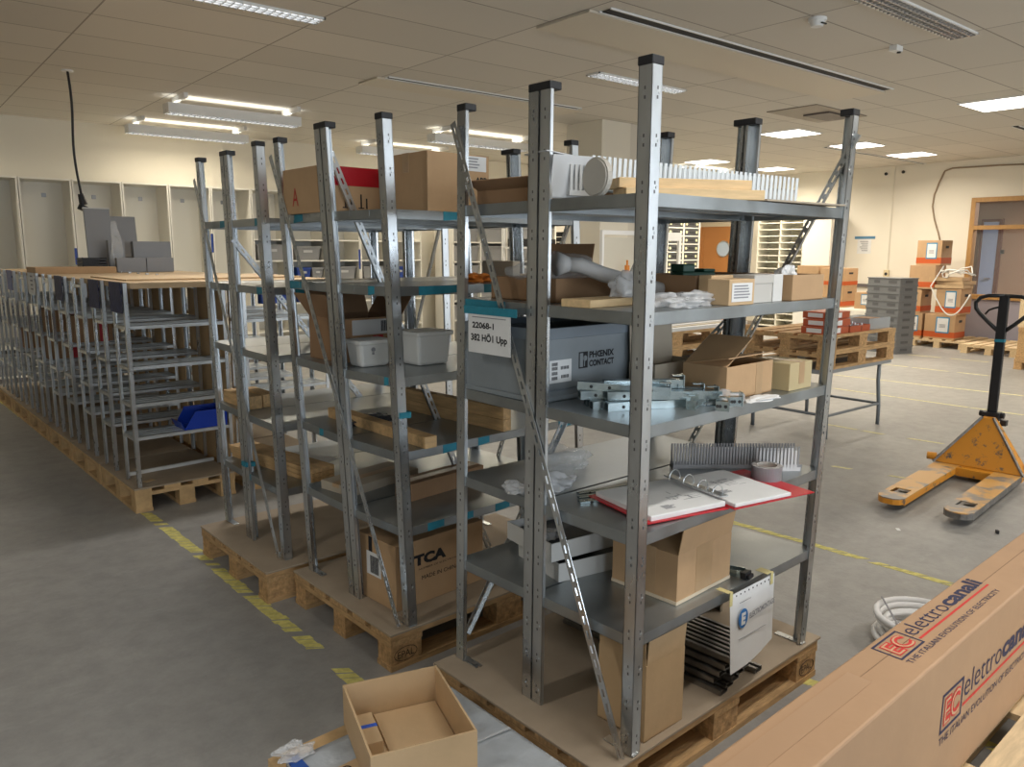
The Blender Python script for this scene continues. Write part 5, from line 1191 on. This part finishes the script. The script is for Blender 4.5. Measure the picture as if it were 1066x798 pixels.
MB().cyl((1.42, -.07, .09), (1.42, .07, .09), .09, 20).build('steer_wheel', BLACK, t)
MB().cyl((1.40, 0, .15), (1.40, 0, .42), .035, 14).build('hydraulic_ram', WORN, t)
MB().box(1.345, 1.435, -.055, .055, .40, .46).cyl((1.39, -.08, .44), (1.39, .08, .44), .022, 12).box(1.36, 1.42, -.1, -.06, .37, .41).build('handle_base', BLACK, t, bevel=.004)
h = MB(); h.box(1.372, 1.412, -.03, .03, .46, 1.29); hd = h.build('handle_bar', BLACK, t, bevel=.004)
lp = []
for a in range(0, 9): an = math.pi/2+a*math.pi/8*1.1; lp.append((1.39, .12-.0+.085*(-math.cos(an))+0, 1.205+.085*math.sin(an)))
loop = [(1.39, 0, 1.29), (1.39, .10, 1.288), (1.39, .150, 1.272), (1.39, .178, 1.235), (1.39, .172, 1.195), (1.39, .145, 1.16), (1.39, .08, 1.095), (1.39, .02, 1.04)]
loop2 = [(x, -y, z) for x, y, z in loop]
MB().tube(loop, .014, 10).tube(loop2, .014, 10).build('handle_loop', BLACK, hd, smooth=True)
MB().tube([(1.39, .03, 1.21), (1.39, .06, 1.20), (1.39, .09, 1.185), (1.39, .11, 1.155)], .007, 8).build('release_lever', BLACK, hd, smooth=True)
MB().box(1.371, 1.413, -.031, .031, .965, .985).build('teal_tape', TEAL, hd)
# ================================================================ TABLE WITH STACKED PALLETS
t = thing('steel_table', 'grey tubular steel table carrying two stacked pallets', 'table', (4.52, 1.95, 0))
TZ = .61
MB().box(0, 1.2, 0, .8, TZ-.03, TZ).build('table_top', mat('table_grey', (.25, .26, .27), .5), t)
GT = mat('grey_tube', (.20, .22, .24), .4, .3)
for (lx, ly, s_) in ((.12, .04, 1), (1.06, .04, 1), (.12, .76, -1), (1.06, .76, -1)):
    MB().tube([(lx, ly, TZ-.03), (lx, ly, .42), (lx+.05*(1 if lx > .5 else 1), ly, .18), (lx+.055, ly, 0)], .017, 10).build('leg', GT, t, smooth=True)
MB().tube([(.17, .04, .2), (1.11, .04, .2)], .013, 8).tube([(.17, .76, .2), (1.11, .76, .2)], .013, 8).tube([(.17, .04, .2), (.17, .76, .2)], .013, 8).tube([(1.11, .04, .2), (1.11, .76, .2)], .013, 8).build('stretcher', GT, t)
for k in range(2):
    q = thing('wooden_pallet', ['lower', 'upper'][k]+' of two pallets stacked on the grey steel table', 'pallet', (4.56, 1.95, TZ+.001+k*.1455), 0, 'pallets on the steel table'); pallet_parts(q)
t = thing('steel_table', 'second grey steel table farther left carrying two more pallets', 'table', (3.75, 2.95, 0)); 
MB().box(0, 1.2, 0, .8, TZ-.03, TZ).build('table_top', mat('table_grey', (.25, .26, .27)), t)
for (lx, ly) in ((.06, .04), (1.10, .04), (.06, .76), (1.10, .76)): MB().tube([(lx, ly, TZ-.03), (lx, ly, 0)], .017, 8).build('leg', GT, t)
for k in range(2):
    q = thing('wooden_pallet', ['lower', 'upper'][k]+' of two pallets stacked on the second steel table', 'pallet', (3.78, 2.95, TZ+.001+k*.1455), 0, 'pallets on the steel table'); pallet_parts(q)
TT = TZ+.001+.1455+.1445
ORB = mat('orange_red_box', (.42, .085, .03), .5)
for k, (x, y, z) in enumerate([(4.62, 1.99, 0), (4.66, 2.0, .062), (4.70, 2.03, .124), (4.98, 1.99, 0)]):
    t = thing('parts_box', ['bottom orange-red box of the pile of three on the upper pallet', 'middle orange-red box of the pile on the upper pallet', 'top orange-red box of the pile on the upper pallet', 'open orange-red box full of small parts right of the pile'][k], 'box', (x, y, TT+z), 0, 'orange-red boxes on the stacked pallets')
    W, D, H = (.34, .25, .06) if k < 3 else (.36, .25, .055)
    if k < 3: MB().box(0, W, 0, D, 0, H).build('body', ORB, t, bevel=.003)
    else:
        MB().box(0, W, 0, D, 0, .004).box(0, W, 0, .004, .004, H).box(0, W, D-.004, D, .004, H).box(0, .004, .004, D-.004, .004, H).box(W-.004, W, .004, D-.004, .004, H).build('body', ORB, t)
        r3 = random.Random(4); m_ = MB()
        for i in range(30): a = r3.uniform(.03, W-.03); c = r3.uniform(.03, D-.03); m_.cyl((a, c, .004), (a, c, r3.uniform(.05, .075)), .008, 6)
        o = m_.build('small_parts', ZINC, t)
    MB().box(-.001, 0, D*.25, D*.8, H*.2, H*.8).box(.05 if k < 3 else .2, .2 if k < 3 else .21, -.001, 0, H*.15, H*.85).build('paper_label', PAPER if k < 3 else BLACK, t)
t = thing('clear_crate', 'clear grey tray holding a carton, at the right end of the upper pallet', 'crate', (5.34, 2.0, TT)); MB().box(0, .4, 0, .3, 0, .01).box(0, .4, 0, .004, .01, .1).box(0, .4, .296, .3, .01, .1).box(0, .004, .004, .296, .01, .1).box(.396, .4, .004, .296, .01, .1).build('body', mat('clear_grey', (.5, .53, .55), .2, alpha=.5), t)
t = carton('small brown carton inside the clear grey tray on the upper pallet', (5.38, 2.02, TT+.011), 0, (.2, .15, .09), CARDD, None, tape=False); label_patch(t, 'f', .1, .19, .02, .08, lines=3)
ra = random.Random(8)
for k in range(6):
    o = MB().bar((3.75+.02*k, 2.98+.09*k, TT+.0155), (4.95, 3.02+.1*k, TT+.0155), .05, .03).build('trunking_length', [WHITEP, mat('beige_lid', (.55, .48, .36)), PAPER][k % 3]); tag(o, 'length of pale trunking on the second pair of pallets, %s from the front' % ordn[k+1 if k else 0], 'trunking', 'lengths of trunking on the pallets')
# ================================================================ FOREGROUND
t = thing('half_pallet', 'small wooden pallet under the grey wrapped panels, bottom of the view', 'pallet', RK(-.775, -.09, 0), A2); pallet_parts(t, .6, .79, mat('half_pallet_wood', (.5, .33, .17)))
FILM = mat('grey_film_wrap', (.44, .47, .50), .2, 0, .10, 6, .8, 14)
def wrinkled(label, x0, y0, W, D, z0, H, seed):
    bm = bmesh.new(); vs = []; nx, ny = 22, 30
    top = MB(); V = []
    for j in range(ny+1):
        for i in range(nx+1):
            x = W*i/nx; y = D*j/ny; e = 0 if 0 < i < nx and 0 < j < ny else 1
            V.append((x, y, H+(0 if e else .010*noise.noise(Vector((x*9, y*22, seed)))+.003*noise.noise(Vector((x*40, y*30, seed))))))
    n0 = len(V); F = [(j*(nx+1)+i, j*(nx+1)+i+1, (j+1)*(nx+1)+i+1, (j+1)*(nx+1)+i) for j in range(ny) for i in range(nx)]
    B = [(0, 0), (nx, 0), (nx, ny), (0, ny)]
    loop = [(i, 0) for i in range(nx)]+[(nx, j) for j in range(ny)]+[(i, ny) for i in range(nx, 0, -1)]+[(0, j) for j in range(ny, 0, -1)]
    idx = [j*(nx+1)+i for i, j in loop]; base = []
    for q in idx: V.append((V[q][0], V[q][1], 0)); base.append(len(V)-1)
    for k in range(len(idx)): F.append((idx[k], base[k], base[(k+1) % len(idx)], idx[(k+1) % len(idx)]))
    F.append(tuple(base[::-1]))
    t = thing('wrapped_panels', label, 'panels', RK(x0, y0, z0), A2)
    MB().add(V, F).build('film_wrap', FILM, t, smooth=True)
    return t
t = wrinkled('flat stack of grey panels wrapped in shiny film beside the open carton', -.48, -.08, .30, .74, .1445, .030, 1)
MB().bar((.004, .42, .0375), (.292, .39, .0375), .008, .002).build('stretch_band', mat('clear_band', (.7, .72, .74), .15, alpha=.6), t)
t = wrinkled('second flat grey wrapped panel, partly under the open carton', -.755, -.06, .27, .68, .1445, .022, 2)
MB().box(.06, .16, .42, .56, .026, .027).build('kraft_label', CARDL, t)
text(t, 'CO', (.085, .54, .0275), (0, 0, R(-60)), .06, .035, INK)
MB().box(.0, .035, .2, .68, .024, .03).build('blue_strip', mat('blue_strip', (.02, .08, .35)), t)
o = crumple(MB(), (0, 0, 0), .05, .035, .02, 97, .8).build('crumpled_film', BAGW); o.location = RK(-.725, .63, .170); tag(o, 'crumpled clear film at the left corner of the small pallet', 'film')
# open carton near
C0 = RK(-.584, .676, 0)
def atk(u, v, z): return at(u, v, 'z', z)
zt0 = .30; c_back = atk(442, 695, zt0); c_left = atk(343, 716, zt0); c_right = atk(497, 760, zt0)
ang = math.atan2(c_back.y-c_left.y, c_back.x-c_left.x)
Wn = (c_back-c_left).length; Dn = (c_back-c_right).length
org = c_left+(c_right-c_back)
ang2 = math.atan2((c_back-c_left).y, (c_back-c_left).x)
t = thing('cardboard_box', 'large open cardboard carton at the bottom of the view, flaps cut away', 'box', (org.x, org.y, .175), ang2)
b = MB(); th = .006; H = zt0-.175
b.box(0, Wn, 0, Dn, 0, .004).box(0, Wn, 0, th, .004, H).box(0, Wn, Dn-th, Dn, .004, H).box(0, th, th, Dn-th, .004, H).box(Wn-th, Wn, th, Dn-th, .004, H); b.build('body', CARDL, t)
MB().box(.09, Wn-.01, Dn*.45, Dn-.01, .005, .012).build('bottom_flap', CARDL, t)
MB().box(.105, Wn-.03, Dn*.435, Dn*.447, .0045, .0128).build('flap_gap', mat('card_shadow_gap', (.06, .035, .02), .9), t)
t2 = thing('small_carton', 'small carton with blue tape inside the large open carton', 'box', (org.x, org.y, .180), ang2)
t2.location = Vector((org.x, org.y, .180))+Vector((math.cos(ang2)*.012-math.sin(ang2)*(Dn-.21), math.sin(ang2)*.012+math.cos(ang2)*(Dn-.21), 0))
MB().box(0, .06, 0, .15, 0, .05).build('body', CARDL, t2, bevel=.002); MB().box(-.0005, .0605, .075, .09, .02, .0508).build('blue_tape', mat('bright_blue_tape', (.04, .12, .6)), t2)
# long printed carton
LX0, LX1, LY0, LY1, LZ0, LZ1 = -.42, 2.45, -.634, -.478, .1455, .57
lp_ = thing('wooden_pallet', 'pale pallet under the long printed carton, bottom right', 'pallet', RK(.62, -1.28, 0), A2, 'pale pallets at the bottom right'); pallet_parts(lp_, 1.2, .80, LWOOD)
lp_ = thing('wooden_pallet', 'pale pallet farther along under the long printed carton', 'pallet', RK(1.86, -1.28, 0), A2, 'pale pallets at the bottom right'); pallet_parts(lp_, 1.2, .80, LWOOD)
t = thing('long_carton', 'very long narrow cardboard carton printed elettrocanali, lying on a pallet at the bottom right', 'box', RK(LX0, LY0, LZ0), A2)
L = LX1-LX0; W = LY1-LY0; H = LZ1-LZ0
CN = mat('long_card', (.45, .275, .155), .6, 0, .05, 4, .12, 14)
MB().box(0, L, 0, W, 0, H).build('body', CN, t, bevel=.006)
MB().box(.0, L, W*.62-.001, W*.62+.001, H, H+.0006).build('lid_seam', mat('seam_brown', (.25, .15, .08)), t)
MB().box(.0, .62, W*.62-.03, W*.62+.03, H+.0007, H+.0011).build('packing_tape', mat('long_tape', (.45, .28, .165), .35), t)
MB().box(-.002, .03, -.002, W+.002, H-.09, H+.003).build('clear_film', BAGW, t)
m_ = MB()
def logo(parent, o, ex, ey, nrm, h, WB_=.125, T1=.27, T2=.27):
    """o origin (lower left of the box logo), ex along the text, ey up the letters"""
    ex = Vector(ex); ey = Vector(ey); nrm = Vector(nrm)
    rot = Matrix((ex, ey, nrm)).transposed().to_euler()
    def sq(a, b_, c_, d_, mt, nm, lift=.0010):
        o_ = Vector(o)
        q = MB(); P = [o_+ex*a+ey*c_+nrm*lift, o_+ex*b_+ey*c_+nrm*lift, o_+ex*b_+ey*d_+nrm*lift, o_+ex*a+ey*d_+nrm*lift]
        q.hexa([p-nrm*.0004 for p in P]+P); return q.build(nm, mt, parent)
    w_ = WB_; fr_ = h*.07
    q = MB()
    for (a, b_, c_, d_) in ((0, w_, 0, fr_), (0, w_, h-fr_, h), (0, fr_, fr_, h-fr_), (w_-fr_, w_, fr_, h-fr_)):
        o_ = Vector(o); P = [o_+ex*a+ey*c_+nrm*.001, o_+ex*b_+ey*c_+nrm*.001, o_+ex*b_+ey*d_+nrm*.001, o_+ex*a+ey*d_+nrm*.001]; q.hexa([p-nrm*.0004 for p in P]+P)
    q.build('logo_frame', NAVY, parent)
    text(parent, 'EC', Vector(o)+ex*w_*.13+ey*h*.14+nrm*.0011, rot, w_*.74, h*.72, REDI, name='logo_letters', bold=.07)
    text(parent, 'EC', Vector(o)+ex*w_*.16+ey*h*.18+nrm*.0016, rot, w_*.68, h*.64, mat('card_line', (.60, .38, .22)), name='logo_inline', bold=-.012)
    text(parent, 'elettro', Vector(o)+ex*(w_+.012)+ey*h*.38+nrm*.0011, rot, T1, h*.62, NAVY, name='printed_brand', bold=-.008)
    text(parent, 'canali', Vector(o)+ex*(w_+.020+T1)+ey*h*.38+nrm*.0011, rot, T2, h*.62, NAVY, name='printed_brand', bold=.035)
    sq(w_+.008, w_+.02+T1+T2, h*.17, h*.25, REDI, 'red_line')
    text(parent, 'THE ITALIAN EVOLUTION OF ELECTRICITY', Vector(o)+ex*.0+ey*(-h*.30)+nrm*.0011, rot, w_+T1+T2, h*.20, NAVY, name='printed_slogan')
p = Vector(RK(0, 0, 0))
def toloc(u, v, ax, val):   # pixel to the carton's own frame
    # the carton is turned by A2 about the world origin
    w_ = _f+_r*(u-533)/FPX+_d*(v-399)/FPX
    def rr_(q): return Vector((q.x*math.cos(A2)+q.y*math.sin(A2), -q.x*math.sin(A2)+q.y*math.cos(A2), q.z))
    w2 = rr_(w_); c2 = rr_(CAM); i = 'xyz'.index(ax); s_ = (val-c2[i])/w2[i]; q = c2+w2*s_
    return q-Vector((LX0, LY0, LZ0))
logo(t, (.36-LX0, .062, H), (1, 0, 0), (0, 1, 0), (0, 0, 1), .080, .145, .255, .255)
logo(t, (.485-LX0, 0, .336-LZ0), (1, 0, 0), (0, 0, 1), (0, -1, 0), .115, .150, .30, .30)
# cable coil on the floor
cc = thing('cable_coil', 'coil of white cable on the floor behind the long carton', 'cable coil', RK(1.62, -.19, 0), A2)
pts = []
for i in range(7):
    for a in range(24):
        an = 2*math.pi*(a/24); rr0 = .165+.022*math.sin(i*1.3+a*.05)
        pts.append((rr0*math.cos(an), rr0*math.sin(an), .014+.018*(i+a/24)))
MB().tube(pts, .0135, 7).build('cable', mat('bright_white', (.82, .82, .82), .4), cc, smooth=True)
pts = [((.145+.012*math.cos(k*2))*math.cos(k*.5236), (.145+.012*math.cos(k*2))*math.sin(k*.5236), .012+.012*(k/12)) for k in range(84)]
MB().tube(pts, .0125, 6).build('inner_cable', mat('bright_white', (.82, .82, .82)), cc, smooth=True)
MB().bar((-.21, .02, .148), (.02, .19, .150), .006, .003).build('tie', GINK, cc)
# floor scraps
for k, (u, v, s_) in enumerate([(935, 551, .02), (1038, 555, .012)]):
    p = at(u, v, 'z', 0); o = MB().box(-s_, s_, -s_*.5, s_*.5, .0005, .002 if k == 0 else .02).build('floor_scrap', PAPER if k == 0 else BLACK); o.location = p; o.rotation_euler = (0, 0, .7); tag(o, ['white paper scrap on the floor in front of the pallet truck forks', 'small dark scrap on the floor below the pallet truck'][k], 'scrap')
